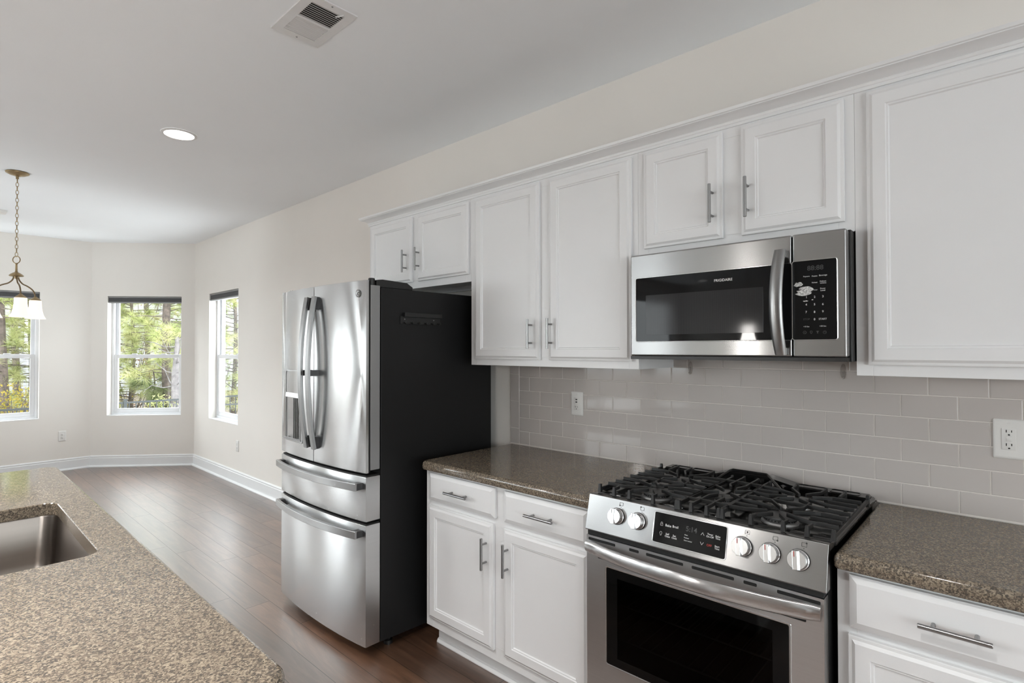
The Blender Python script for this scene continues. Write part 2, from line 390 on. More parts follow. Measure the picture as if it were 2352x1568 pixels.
# ================================================================== ROOM SHELL
CEIL = 2.79
class Frame:
    def __init__(s, A, B):
        s.A = Vector((A[0], A[1], 0)); d = Vector((B[0]-A[0], B[1]-A[1], 0)); s.L = d.length; s.t = d/s.L
        s.n = Vector((s.t.y, -s.t.x, 0))          # outward
    def P(s, a, o, z): return s.A + s.t*a + s.n*o + Vector((0,0,z))
    def box(s, mb, a0, a1, o0, o1, z0, z1):
        return mb.hexa([s.P(a0,o0,z0), s.P(a1,o0,z0), s.P(a1,o1,z0), s.P(a0,o1,z0),
                        s.P(a0,o0,z1), s.P(a1,o0,z1), s.P(a1,o1,z1), s.P(a0,o1,z1)])
WT = 0.15
def wall(name, fr, openings, mat=None):
    mb = MB(); a = 0.0
    for s0, s1, z0, z1 in sorted(openings):
        if s0 > a: fr.box(mb, a, s0, 0, WT, 0, CEIL)
        if z0 > 0.01: fr.box(mb, s0, s1, 0, WT, 0, z0)
        fr.box(mb, s0, s1, 0, WT, z1, CEIL); a = s1
    fr.box(mb, a, fr.L, 0, WT, 0, CEIL)
    return struct(mb.build(name, mat or M['wall'], smooth=0))
BA, BB, BC, BD = (0, 7.585), (-0.908, 8.415), (-2.792, 8.415), (-3.70, 7.585)
F_R = Frame((0, -3.2), BA); F_AR = Frame(BA, BB); F_M = Frame(BB, BC); F_AL = Frame(BC, BD)
F_NL = Frame(BD, (-3.70, 5.2)); F_FB = Frame((-3.70, 5.2), (-9.5, 5.2)); F_FL = Frame((-9.5, 5.2), (-9.5, -3.2)); F_RE = Frame((-9.5, -3.2), (0, -3.2))
ZW = (0.632, 2.120)
OP_R = (9.39, 10.28, *ZW); OP_AR = (0.162, 1.042, *ZW); OP_M = (0.488, 1.396, 0.640, 2.132); OP_AL = (0.188, 1.068, *ZW); OP_NL = (0.85, 2.15, 0.0, 2.10)
OP_FD = (0.40, 3.60, 0.0, 2.45); OP_FW = (3.85, 5.55, 0.3, 2.45)
OP_RE1 = (4.9, 6.5, *ZW); OP_RE2 = (6.7, 8.2, *ZW)  # unseen rear windows, added as the main broad light on the kitchen
wall('wall_right', F_R, [OP_R]); wall('wall_bay_right', F_AR, [OP_AR]); wall('wall_far', F_M, [OP_M]); wall('wall_bay_left', F_AL, [OP_AL])
wall('wall_nook_left', F_NL, [OP_NL]); wall('wall_family_far', F_FB, [OP_FD, OP_FW]); wall('wall_left', F_FL, []); wall('wall_rear', F_RE, [OP_RE1, OP_RE2])
poly = [(0,-3.2), BA, BB, BC, BD, (-3.70,5.2), (-9.5,5.2), (-9.5,-3.2)]
def plate(name, z0, z1, mat, grow):
    mb = MB(); q = [(x*1.0+(grow if x > -1 else -grow if x < -9 else 0), y+(grow if y > 5 else -grow if y < -3 else 0)) for x, y in poly]
    mb.loops([[(x,y,z0) for x,y in q], [(x,y,z1) for x,y in q]], True, True)
    o = mb.build(name, mat, smooth=0); return struct(o)
plate('floor', -0.10, 0.0, M['floor'], 0.0)
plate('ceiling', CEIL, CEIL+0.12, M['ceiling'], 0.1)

# baseboards with a shoe moulding along the floor
BBP = [(0,0), (0.030,0), (0.030,0.008), (0.024,0.018), (0.0145,0.022), (0.0145,0.112), (0.010,0.116), (0.010,0.121), (0.012,0.125), (0.012,0.131), (0.006,0.141), (0,0.141)]
def baseboard(name, path):
    mb = MB(); sweep(mb, path, BBP); return struct(mb.build(name, M['trim'], smooth=25))
baseboard('baseboard_right', [(0, 3.2), BA]); baseboard('baseboard_bay_right', [BA, BB]); baseboard('baseboard_far', [BB, BC])
baseboard('baseboard_bay_left', [BC, BD]); baseboard('baseboard_nook_left', [BD, (-3.70, 6.75)])
baseboard('baseboard_family_left', [(-9.5, 5.2), (-9.5, -3.2)])

# windows: vinyl single-hung units set back in drywall returns
def window(num, fr, op, simple=False):
    s0, s1, z0, z1 = op
    r = bpy.data.objects.new('window_%d' % num, None); COL.objects.link(r); c = fr.P((s0+s1)/2, 0.10, z0); r.location = c; ORG[r.name] = c
    struct(r)
    oi, oo = 0.085, 0.15
    def ring(mb, a0, a1, b0, b1, w, o0, o1, wb=None, wt=None):
        wb = wb or w; wt = wt or w
        fr.box(mb, a0, a0+w, o0, o1, b0, b1); fr.box(mb, a1-w, a1, o0, o1, b0, b1)
        fr.box(mb, a0+w, a1-w, o0, o1, b0, b0+wb); fr.box(mb, a0+w, a1-w, o0, o1, b1-wt, b1)
    m = MB(); ring(m, s0, s1, z0, z1, 0.030, oi, oo); f = m.build('window_frame', M['vinyl'], r, bevel=0.003)
    zm = z0+(z1-z0)*0.495
    m = MB(); ring(m, s0+0.030, s1-0.030, zm-0.02, z1-0.03, 0.036, 0.122, 0.148); m.build('upper_sash', M['vinyl'], r, bevel=0.003)
    m = MB(); ring(m, s0+0.030, s1-0.030, z0+0.03, zm+0.022, 0.042, 0.092, 0.120, 0.05, 0.045); ls = m.build('lower_sash', M['vinyl'], r, bevel=0.003)
    m = MB()
    for k in (0.3, 0.7):
        a = s0+(s1-s0)*k; m = MB(); fr.box(m, a-0.03, a+0.03, 0.094, 0.118, zm+0.022, zm+0.034); m.build('sash_lock', M['vinyl'], r, bevel=0.003)
    
    m = MB(); fr.box(m, s0+0.066, s1-0.066, 0.133, 0.137, zm+0.016, z1-0.066); m.build('upper_pane', M['glass'], r, smooth=0)
    m = MB(); fr.box(m, s0+0.072, s1-0.072, 0.104, 0.108, z0+0.08, zm-0.023); m.build('lower_pane', M['glass'], r, smooth=0)
    if not simple:
        m = MB(); fr.box(m, s0, s1, -0.001, oi, z0-0.002, z0+0.004); m.build('window_sill', M['trim'], r, smooth=0)
    return r
def cellular_shade(fr, op, label):
    s0, s1, z0, z1 = op; c = fr.P((s0+s1)/2, 0.03, z1)
    t = thing('window_shade', c, label, 'window shade', 'raised shades in the dining nook windows')
    a0, a1 = s0+0.004, s1-0.004
    m = MB(); fr.box(m, a0, a1, 0.008, 0.058, z1-0.020, z1-0.001); m.build('head_rail', M['shade_rail'], t, bevel=0.003)
    m = MB(); n = 7
    for k in range(n):
        b = z1-0.022-k*0.0065; fr.box(m, a0+0.002, a1-0.002, 0.010+0.002*(k % 2), 0.056, b-0.0060, b)
    m.build('folded_fabric', M['shade'], t, smooth=0)
    m = MB(); fr.box(m, a0, a1, 0.010, 0.056, z1-0.084, z1-0.068); m.build('bottom_rail', M['shade_rail'], t, bevel=0.003)
window(1, F_M, OP_M); window(2, F_AR, OP_AR); window(3, F_R, OP_R); window(4, F_AL, OP_AL); 
window(5, F_FB, OP_FW, True); window(6, F_RE, OP_RE1, True); window(7, F_RE, OP_RE2, True)
cellular_shade(F_M, OP_M, 'charcoal shade rolled up over the far window behind the hanging light')
cellular_shade(F_AR, OP_AR, 'charcoal shade raised at the top of the angled bay window')
cellular_shade(F_R, OP_R, 'charcoal shade raised in the narrow-looking window nearest the refrigerator')
# sliding glass door of the family room
def glass_door(num, fr, op):
    s0, s1, z0, z1 = op
    r = bpy.data.objects.new('door_%d' % num, None); COL.objects.link(r); c = fr.P((s0+s1)/2, 0.1, 0); r.location = c; ORG[r.name] = c; struct(r)
    m = MB()
    fr.box(m, s0, s0+0.05, 0.05, 0.14, 0, z1); fr.box(m, s1-0.05, s1, 0.05, 0.14, 0, z1); fr.box(m, s0+0.05, s1-0.05, 0.05, 0.14, z1-0.05, z1); fr.box(m, s0+0.05, s1-0.05, 0.05, 0.14, 0, 0.04)
    m.build('door_frame', M['vinyl'], r)
    mid = (s0+s1)/2
    for a0, a1, o in ((s0+0.05, mid+0.03, 0.06), (mid-0.03, s1-0.05, 0.10)):
        m = MB(); fr.box(m, a0, a0+0.08, o, o+0.035, 0.04, z1-0.05); fr.box(m, a1-0.08, a1, o, o+0.035, 0.04, z1-0.05)
        fr.box(m, a0+0.08, a1-0.08, o, o+0.035, 0.04, 0.16); fr.box(m, a0+0.08, a1-0.08, o, o+0.035, z1-0.13, z1-0.05); p = m.build('door_panel', M['vinyl'], r)
        m = MB(); fr.box(m, a0+0.08, a1-0.08, o+0.014, o+0.018, 0.16, z1-0.13); m.build('pane', M['glass'], p, smooth=0)
glass_door(1, F_FB, OP_FD); glass_door(2, F_NL, OP_NL)  # nook door is unseen, added to brighten the right wall

# ================================================================== BACKSPLASH
def backsplash():
    ZB, RH, Y0, TP, G = 0.9127, 0.07691, 1.997, 0.15539, 0.0028
    mt = MB(); x0, x1 = -0.001, -0.0085
    def tile(y0, y1, z0, z1):
        y0 += G/2; y1 -= G/2; z0 += G/2; z1 -= G/2
        if y1-y0 < 0.006 or z1-z0 < 0.006: return
        panel(mt, y0, y1, z0, z1, 0.0, [(0, 0.001), (0, 0.0068), (0.0007, 0.0079), (0.0022, 0.0085)])
    YL, YR, ZT = 2.073, -0.14, 1.445
    for i in range(7):
        z0 = ZB+i*RH; z1 = min(z0+RH, ZT)
        off = 0.0 if i % 2 == 0 else -TP/2
        y = YL; k = 0; edges = [YL]
        e = Y0+off
        if YL-e > TP: e += TP
        while e > YR: edges.append(e); e -= TP
        edges.append(YR)
        for a, b in zip(edges[:-1], edges[1:]): tile(b, a, z0, z1)
    for i in range(4): tile(YL, 2.144, ZB-RH*0.8+i*2*RH if i else ZB, min(ZB-RH*0.8+(i+1)*2*RH, ZT))
    o = mt.build('wall_backsplash_tiles', M['tile'], smooth=0); struct(o)
    m = MB(); m.box(-0.0062, -0.0002, YR, 2.144, ZB, ZT); struct(m.build('wall_backsplash_grout', M['grout'], smooth=0))
    m = MB(); m.bar([(-0.0085, YR, ZB+0.001), (-0.0085, 0.36, ZB+0.001)], 0.004, 0.006); m.bar([(-0.0085, 1.135, ZB+0.001), (-0.0085, 2.144, ZB+0.001)], 0.004, 0.006)
    struct(m.build('trim_1', M['grout'], smooth=0))
backsplash()

# ================================================================== CABINETS
DOORP = [(0,0), (0,0.012), (0.003,0.0135), (0.009,0.0145), (0.017,0.020), (0.050,0.020), (0.0525,0.0165), (0.057,0.0165), (0.060,0.0115)]
DRWP = [(0,0), (0,0.012), (0.003,0.0135), (0.018,0.020)]
def pull(parent, c, length, horiz, x_face):
    """round bar pull on two posts; c=(y,z) of its middle"""
    y, z = c; xb = x_face-0.032; m = MB(); h = length/2; q = h-0.028
    A = (lambda s: (y+s, z)) if horiz else (lambda s: (y, z+s))
    m.tube([(xb, *A(-h)), (xb, *A(-h+0.001)), (xb, *A(h-0.001)), (xb, *A(h))], [0.0052, 0.006, 0.006, 0.0052], 14)
    for s in (-q, q): m.tube([(xb, *A(s)), (x_face, *A(s))], 0.0045, 10)
    return m.build('bar_pull', M['nickel'], parent)
XF = -0.32
def upper_cab(y0, y1, z0, z1, doors, label, handle_z, hl=0.135):
    t = thing('wall_cabinet', (-0.16, (y0+y1)/2, z0), label, 'cabinet', 'white upper cabinets along the kitchen wall')
    m = MB(); m.box(-0.301, -0.003, y0+0.0005, y0+0.016, z0, z1); m.box(-0.301, -0.003, y1-0.016, y1-0.0005, z0, z1)
    m.box(-0.301, -0.003, y0+0.016, y1-0.016, z0+0.030, z0+0.046); m.box(-0.301, -0.003, y0+0.016, y1-0.016, z1-0.016, z1); m.box(-0.012, -0.003, y0+0.016, y1-0.016, z0+0.046, z1-0.016)
    m.box(-0.03, -0.012, y0+0.016, y1-0.016, z0, z0+0.030)
    m.build('cabinet_box', M['cab'], t)
    m = MB(); w = 0.045
    m.box(XF, -0.3015, y0, y0+w, z0, z1); m.box(XF, -0.3015, y1-w, y1, z0, z1); m.box(XF, -0.3015, y0+w, y1-w, z0, z0+w); m.box(XF, -0.3015, y0+w, y1-w, z1-w, z1)
    if len(doors) > 1:
        c = (doors[0][0]+doors[1][1])/2; m.box(XF, -0.3015, c-0.045, c+0.045, z0+w, z1-w)
    m.build('face_frame', M['cab'], t, bevel=0.001)
    for d0, d1, e0, e1, hy in doors:
        m = MB(); panel(m, d0, d1, e0, e1, XF-0.0008, DOORP); d = m.build('door', M['cab'], t, smooth=20)
        if hy is not None: pull(d, (hy, handle_z), hl, False, XF-0.0208)
    return t
upper_cab(2.1393, 3.120, 1.820, 2.275, [(2.648, 3.088, 1.860, 2.250, 2.695), (2.150, 2.592, 1.860, 2.250, 2.570)], 'shallow white two-door cabinet above the refrigerator', 1.986)
upper_cab(1.1312, 2.1389, 1.372, 2.275, [(1.654, 2.099, 1.404, 2.253, 1.696), (1.157, 1.595, 1.404, 2.253, 1.575)], 'tall white two-door upper cabinet between refrigerator and microwave', 1.528, 0.142)
upper_cab(0.3622, 1.1309, 1.829, 2.275, [(0.778, 1.099, 1.863, 2.254, 0.811), (0.389, 0.710, 1.863, 2.254, 0.684)], 'short white two-door upper cabinet directly above the microwave', 1.990, 0.142)
upper_cab(-0.140, 0.3618, 1.372, 2.275, [(-0.108, 0.328, 1.406, 2.255, None)], 'tall white upper cabinet right of the microwave, cut by the frame', 1.5)
# crown moulding
m = MB()
CRP = [(0,0), (0.007,0.0), (0.007,0.010), (0.010,0.012), (0.013,0.019), (0.011,0.021), (0.013,0.022), (0.022,0.030), (0.038,0.037), (0.047,0.040), (0.047,0.043), (0.052,0.045), (0.055,0.055), (0,0.055)]
sweep(m, [(XF, -0.14), (XF, 3.120), (-0.003, 3.120)], [(o, 2.2655+z*0.98) for o, z in CRP])
tag(m.build('crown_moulding', M['cab'], smooth=25), 'white crown moulding running along the tops of the upper cabinets', 'moulding')

BX = -0.630
def base_cab(y0, y1, fronts, label, left_end):
    t = thing('base_cabinet', (-0.3, (y0+y1)/2, 0), label, 'cabinet', 'white base cabinets along the kitchen wall')
    m = MB(); m.box(-0.611, -0.003, y0, y0+0.017, 0.110, 0.868); m.box(-0.611, -0.003, y1-0.017, y1, 0.110, 0.868); m.box(-0.611, -0.003, y0+0.017, y1-0.017, 0.110, 0.127)
    m.box(-0.02, -0.003, y0+0.017, y1-0.017, 0.127, 0.868); m.box(-0.611, -0.02, y0+0.017, y1-0.017, 0.850, 0.868)
    m.build('cabinet_box', M['cab'], t)
    m = MB(); w = 0.045
    m.box(BX, -0.6115, y0, y0+w, 0.110, 0.868); m.box(BX, -0.6115, y1-w, y1, 0.110, 0.868)
    m.box(BX, -0.6115, y0+w, y1-w, 0.110, 0.172); m.box(BX, -0.6115, y0+w, y1-w, 0.842, 0.868); m.box(BX, -0.6115, y0+w, y1-w, 0.690, 0.735)
    if len(fronts) > 2: m.box(BX, -0.6115, 1.575, 1.670, 0.172, 0.690); m.box(BX, -0.6115, 1.575, 1.670, 0.735, 0.842)
    m.build('face_frame', M['cab'], t, bevel=0.001)
    m = MB(); m.box(-0.555, -0.54, y0+0.005, y1-0.010, 0.001, 0.1095); m.build('toe_kick', M['cab'], t)
    m = MB(); sweep(m, [(-0.555, y0+0.005), (-0.555, y1-0.010)], [(0,0.001), (0.020,0.001), (0.020,0.006), (0.014,0.018), (0.006,0.022), (0.006,0.060), (0,0.066)]); m.build('shoe_moulding', M['cab'], t, smooth=25)
    for kind, d0, d1, e0, e1, hc, hl in fronts:
        m = MB(); panel(m, d0, d1, e0, e1, BX-0.0008, DOORP if kind == 'door' else DRWP); d = m.build(kind, M['cab'], t, smooth=20)
        if hc: pull(d, hc, hl, kind == 'drawer', BX-0.0208)
    return t
base_cab(1.136, 2.128, [('drawer', 1.646, 2.091, 0.726, 0.857, (1.868, 0.791), 0.150), ('drawer', 1.160, 1.590, 0.724, 0.855, (1.375, 0.790), 0.145),
    ('door', 1.657, 2.097, 0.158, 0.701, (1.691, 0.572), 0.137), ('door', 1.160, 1.594, 0.157, 0.698, (1.563, 0.575), 0.137)], 'white base cabinet with two drawers and two doors beside refrigerator', True)
base_cab(-0.140, 0.356, [('drawer', -0.108, 0.325, 0.719, 0.857, (0.107, 0.788), 0.137), ('door', -0.108, 0.329, 0.158, 0.698, None, 0)], 'white base cabinet right of the range, with one wide drawer pull', False)

# ================================================================== COUNTERTOPS
EDGE = [(0.004,0.0), (0.0,0.006), (0.0,0.024), (0.002,0.032), (0.007,0.0385), (0.013,0.041), (0.0136,0.041)]
def slab(name, x0, x1, y0, y1, zb, rads, label, cat, hole=None, rh=0.05, th=1.0):
    """stone slab, eased edges, optional cut-out"""
    mb = MB(); H = 0.041
    def outl(ins):
        pts = []
        for (cx, cy, a0, r) in ((x1, y1, 0, rads[0]), (x0, y1, 90, rads[1]), (x0, y0, 180, rads[2]), (x1, y0, 270, rads[3])):
            sx = -1 if a0 in (0, 270) else 1; sy = -1 if a0 in (0, 90) else 1; rr = max(r, 0.014)
            for k in range(9):
                a = math.radians(a0+90*k/8); pts.append((cx+sx*rr+(rr-ins)*math.cos(a), cy+sy*rr+(rr-ins)*math.sin(a)))
        return pts
    Ls = [[(x, y, zb+z*th) for x, y in outl(i)] for i, z in EDGE]
    if not hole:
        mb.loops(Ls, True, True); return tag(mb.build(name, M['granite'], smooth=40), label, cat)
    mb.loops(Ls, False, False)
    hp = rrect(hole[0], hole[1], hole[2], hole[3], rh, 8); zt = zb+H*th
    h2 = rrect(hole[0]-0.002, hole[1]+0.002, hole[2]-0.002, hole[3]+0.002, rh+0.002, 8)
    mb.loops([[(x, y, zb) for x, y in hp], [(x, y, zt-0.002) for x, y in hp], [(x, y, zt) for x, y in h2]], False, False)
    n = len(outl(0)); oi = len(EDGE)*n; k = len(hp)
    o = mb.build(name, M['granite'], smooth=0)
    me = o.data; bm = bmesh.new(); bm.from_mesh(me)
    for zz in (zb, zt):
        es = [e for e in bm.edges if e.is_boundary and abs(e.verts[0].co.z-zz) < 1e-5 and abs(e.verts[1].co.z-zz) < 1e-5]
        bmesh.ops.triangle_fill(bm, use_beauty=True, use_dissolve=False, edges=es)
    bmesh.ops.recalc_face_normals(bm, faces=bm.faces); bm.to_mesh(me); bm.free()
    me.shade_smooth(); me.set_sharp_from_angle(angle=math.radians(40))
    return tag(o, label, cat)
ZCT = 0.8717
slab('countertop', -0.667, -0.009, 1.134, 2.133, ZCT, (0.002, 0.025, 0.002, 0.002), 'brown speckled granite countertop between the refrigerator and the range', 'countertop')['group'] = 'granite counters on the kitchen wall'
slab('countertop', -0.667, -0.009, -0.140, 0.358, ZCT, (0.002, 0.002, 0.002, 0.025), 'brown speckled granite countertop right of the range under the double outlet', 'countertop')['group'] = 'granite counters on the kitchen wall'
slab('island_countertop', -2.98, -1.888, 0.895, 3.300, 0.8718, (0.05, 0.03, 0.03, 0.05), 'long speckled granite island top with a cut-out sink', 'countertop', hole=(-2.43, -1.993, 1.80, 2.520), rh=0.04)
t = thing('kitchen_island', (-2.42, 2.1, 0), 'white island cabinet under the long granite top with the sink', 'island')
m = MB()
x0, x1, y0, y1 = -2.70, -1.93, 0.95, 3.25
m.box(x0, x0+0.02, y0, y1, 0.10, 0.871); m.box(x1-0.02, x1, y0, y1, 0.10, 0.871); m.box(x0+0.02, x1-0.02, y0, y0+0.02, 0.10, 0.871); m.box(x0+0.02, x1-0.02, y1-0.02, y1, 0.10, 0.871); m.box(x0+0.02, x1-0.02, y0+0.02, y1-0.02, 0.10, 0.12)
m.build('island_body', M['cab'], t)
m = MB(); m.box(x0+0.02, x1-0.07, y0+0.02, y1-0.02, 0.001, 0.0995); m.build('toe_kick', M['cab'], t)
for k in range(4):
    a = y0+0.02+k*0.575; m = MB(); Ls = []
    for ins, dd in DOORP:
        Ls.append([(x1+0.0008+dd, a+ins, 0.14+ins), (x1+0.0008+dd, a+0.535-ins, 0.14+ins), (x1+0.0008+dd, a+0.535-ins, 0.84-ins), (x1+0.0008+dd, a+ins, 0.84-ins)])
    m.loops(Ls, True, True); m.build('door', M['cab'], t, smooth=20)
# undermount sink bowl
t = thing('kitchen_sink', (-2.21, 2.16, 0.66), 'undermount stainless sink bowl set into the granite island', 'sink')
m = MB(); q = []
for ins, z, r in ((-0.03, 0.8706, 0.07), (0.004, 0.8706, 0.05), (0.006, 0.866, 0.05), (0.014, 0.72, 0.05), (0.020, 0.685, 0.05), (0.035, 0.668, 0.05), (0.06, 0.664, 0.04), (0.10, 0.662, 0.03)):
    q.append([(x, y, z) for x, y in rrect(-2.437+ins, -1.985-ins, 1.792+ins, 2.528-ins, r, 8)])
m.loops(q, False, True)
q2 = [[(x, y, z-0.002) for x, y, z in L] for L in q]
m.build('sink_bowl', M['sink'], t, smooth=50)
m = MB(); m.lathe([(0.052, 0.0), (0.052, 0.003), (0.040, 0.004), (0.036, 0.001), (0.010, 0.001)], (-2.21, 2.16, 0.6625)); m.build('drain_ring', M['steel_dark'], t)

# ================================================================== REFRIGERATOR
def fridge():
    Y0, Y1 = 2.245, 3.130; YC = 2.697; XB = -0.886
    t = thing('refrigerator', (-0.45, YC, 0), 'stainless four-door refrigerator with black sides and bowed handles', 'refrigerator')
    def bulge(y): u = (y-(Y0+Y1)/2)/((Y1-Y0)/2); return -0.900-0.028*(1-abs(u)**2.2)
    # case
    m = MB(); ys = (Y0+0.004, Y1-0.004)
    m.hexa([(-0.815, ys[0], 0.048), (-0.06, ys[0], 0.016), (-0.06, ys[1], 0.016), (-0.815, ys[1], 0.048), (-0.815, ys[0], 1.757), (-0.06, ys[0], 1.757), (-0.06, ys[1], 1.757), (-0.815, ys[1], 1.757)])
    m.build('case', M['fridge_side'], t, bevel=0.004)
    for y in (Y0+0.05, Y1-0.05):
        for x in (-0.74, -0.12):
            m = MB(); m.lathe([(0.022, 0.0), (0.022, 0.018), (0.010, 0.018), (0.010, 0.05)], (x, y, 0.0005)); m.build('levelling_foot', M['black'], t)
    def front(name, y0, y1, z0, z1, rl, rr):
        """curved stainless skin wrapped round the edges, over a grey door liner"""
        N = 22; m = MB(); Ls = []
        yy = [y0+(y1-y0)*k/N for k in range(N+1)]
        def ring(z, ins, d):
            f = []
            for k, y in enumerate(yy):
                y2 = min(max(y, y0+ins), y1-ins); f.append((bulge(y)+d, y2, z))
            xb = XB if name == 'french_door' else -0.823
            f.append((xb, y1-ins, z)); f.append((xb, y0+ins, z)); return f
        m.loops([ring(z0, 0.004, 0.004), ring(z0+0.0015, 0.001, 0.001), ring(z0+0.004, 0, 0), ring(z1-0.004, 0, 0), ring(z1-0.0015, 0.001, 0.001), ring(z1, 0.004, 0.004)], True, True)
        d = m.build(name, M['steel'], t, smooth=28)
        if name != 'french_door':
            m = MB(); m.loops([ring(z1+0.0003, 0.006, 0.007), ring(z1+0.005, 0.006, 0.007)], True, True); m.build('gap_shade_strip', M['gasket'], d); return d  # black slab on the drawer top paints the shade of the gap
        m = MB(); m.box(-0.8745, -0.822, y0+0.0015, y1-0.0015, z0+0.012, z1-0.022); m.build('door_liner', M['grey_plastic'], d, bevel=0.003)
        m = MB(); m.box(-0.8855, -0.8750, y0+0.003, y1-0.003, z0+0.004, z1-0.006); m.box(-0.8215, -0.8155, y0+0.012, y1-0.012, z0+0.02, z1-0.03); m.build('gasket', M['gasket'], d)
        return d
    dl = front('french_door', YC+0.003, Y1, 0.868, 1.786, 0, 0); dr = front('french_door', Y0, YC-0.003, 0.868, 1.786, 0, 0)
    d1 = front('drawer_front', Y0, Y1, 0.640, 0.852, 0, 0); d2 = front('drawer_front', Y0, Y1, 0.052, 0.624, 0, 0)
    # bowed vertical handles
    for door, yc in ((dr, 2.657), (dl, 2.738)):
        m = MB(); P = []; n = 22
        for k in range(n+1):
            u = -1+2*k/n; P.append((-0.9465-0.036*(1-u*u), yc, 1.335+u*0.395))
        m.bar(P, 0.034, 0.016, up=(1,0,0)); h = m.build('door_handle', M['steel_handle'], door, bevel=0.003)
        m = MB()
        m.hexa([(bulge(yc)+0.002, yc-0.015, 0.942), (-0.945, yc-0.015, 0.942), (-0.945, yc+0.015, 0.942), (bulge(yc)+0.002, yc+0.015, 0.942),
                (bulge(yc)+0.002, yc-0.015, 1.005), (-0.955, yc-0.015, 1.005), (-0.955, yc+0.015, 1.005), (bulge(yc)+0.002, yc+0.015, 1.005)])
        m.build('handle_mount', M['mount'], door, bevel=0.002); m = MB()
        m.hexa([(bulge(yc)+0.002, yc-0.015, 1.662), (-0.955, yc-0.015, 1.662), (-0.955, yc+0.015, 1.662), (bulge(yc)+0.002, yc+0.015, 1.662),
                (bulge(yc)+0.002, yc-0.015, 1.728), (-0.945, yc-0.015, 1.728), (-0.945, yc+0.015, 1.728), (bulge(yc)+0.002, yc+0.015, 1.728)])
        m.build('handle_mount', M['mount'], door, bevel=0.002); m = MB()
        m.box(-0.977, bulge(yc)+0.002, yc-0.012, yc+0.012, 1.318, 1.348)
        m.build('handle_mount', M['mount'], door, bevel=0.002)
    # bowed drawer handles
    for dw, z in ((d1, 0.808), (d2, 0.584)):
        m = MB(); P = []; n = 26
        for k in range(n+1):
            u = -1+2*k/n; P.append((-0.936-0.042*(1-u*u), (Y0+Y1)/2+u*0.420, z))
        m.bar(P, 0.016, 0.036, up=(0,0,1)); m.build('drawer_handle', M['steel_dark'], dw, bevel=0.003)
        for s in (-1, 1):
            m = MB(); y = (Y0+Y1)/2+s*0.402; m.box(-0.936, bulge(y)+0.003, y-0.018, y+0.018, z-0.016, z+0.016)
            m.build('handle_mount', M['mount'], dw, bevel=0.002)
    # water and ice dispenser in the left door
    ya, yb, za, zb = 2.825, 3.062, 0.944, 1.342
    def fx(y, d): return bulge(y)-d
    m = MB(); Ls = []
    def rq(ins, d): return [(fx(y, d), y, z) for y, z in rrect(ya+ins, yb-ins, za+ins, zb-ins, 0.014, 5)]
    m.loops([rq(0, -0.002), rq(0, 0.0025), rq(0.004, 0.004), rq(0.009, 0.0035), rq(0.009, -0.002)], True, False); m.build('dispenser_bezel', M['steel_dark'], dl)
    m = MB(); m.hexa([(fx(ya+0.01, 0.001), ya+0.011, 1.215), (fx(yb-0.01, 0.001), yb-0.011, 1.215), (fx(yb, -0.004), yb-0.011, 1.215), (fx(ya, -0.004), ya+0.011, 1.215),
        (fx(ya+0.01, 0.001), ya+0.011, 1.332), (fx(yb-0.01, 0.001), yb-0.011, 1.332), (fx(yb, -0.004), yb-0.011, 1.332), (fx(ya, -0.004), ya+0.011, 1.332)]); m.build('control_panel', M['grey_panel'], dl)
    m = MB(); m.hexa([(fx(ya+0.01, 0.007), ya+0.011, 1.188), (fx(yb-0.01, 0.007), yb-0.011, 1.188), (fx(yb, -0.004), yb-0.011, 1.188), (fx(ya, -0.004), ya+0.011, 1.188),
        (fx(ya+0.01, 0.004), ya+0.011, 1.214), (fx(yb-0.01, 0.004), yb-0.011, 1.214), (fx(yb, -0.004), yb-0.011, 1.214), (fx(ya, -0.004), ya+0.011, 1.214)]); m.build('silver_lip', M['chrome'], dl, bevel=0.001)
    # recess: shallow pocket built proud of the skin by its dark lining
    m = MB()
    m.hexa([(fx(ya+0.01, 0.0008), ya+0.011, 0.956), (fx(yb-0.01, 0.0008), yb-0.011, 0.956), (fx(yb, -0.004), yb-0.011, 0.956), (fx(ya, -0.004), ya+0.011, 0.956),
        (fx(ya+0.01, 0.0008), ya+0.011, 1.187), (fx(yb-0.01, 0.0008), yb-0.011, 1.187), (fx(yb, -0.004), yb-0.011, 1.187), (fx(ya, -0.004), ya+0.011, 1.187)])
    m.build('dispenser_recess', M['recess'], dl)
    m = MB(); m.box(fx(2.94, 0.012), fx(2.94, -0.002), ya+0.014, yb-0.014, 0.956, 0.963); m.build('drip_tray', M['grey_plastic'], dl)
    for k in range(3): y = 2.885+k*0.022; m = MB(); m.bar([(fx(y, 0.004), y, 0.965), (fx(y, 0.004), y, 1.186)], 0.006, 0.004, up=(1,0,0)); m.build('paddle', M['black'], dl)
    # hinge covers
    for y, s in ((Y0+0.012, 1), (Y1-0.012, -1)):
        m = MB(); yb_ = y+s*0.115
        pr = [(-0.835, 1.7575), (-0.62, 1.7575), (-0.62, 1.772), (-0.655, 1.792), (-0.80, 1.797), (-0.835, 1.792)]
        m.loops([[(x, y, z) for x, z in pr], [(x, yb_, z) for x, z in pr]], True, True); m.build('hinge_cover', M['black'], t, bevel=0.003)
        m = MB(); m.lathe([(0.016, 0.0), (0.016, 0.046), (0.013, 0.050)], (-0.852, y+s*0.018, 1.750)); m.build('hinge_pin', M['black'], t)
    # round badge with a looped monogram
    bc = Vector((bulge(2.303)-0.0004, 2.303, 1.724)); m = MB()
    m.lathe([(0.0195, 0.0), (0.0195, 0.0022), (0.0175, 0.0034), (0.016, 0.0024)], bc, ax=(-1,0,0), n=32); b = m.build('round_badge', M['steel_x'], dr)
    R = 0.0105; ring = [(R*math.cos(a*PI/12), R*math.sin(a*PI/12)) for a in range(3, 22)]
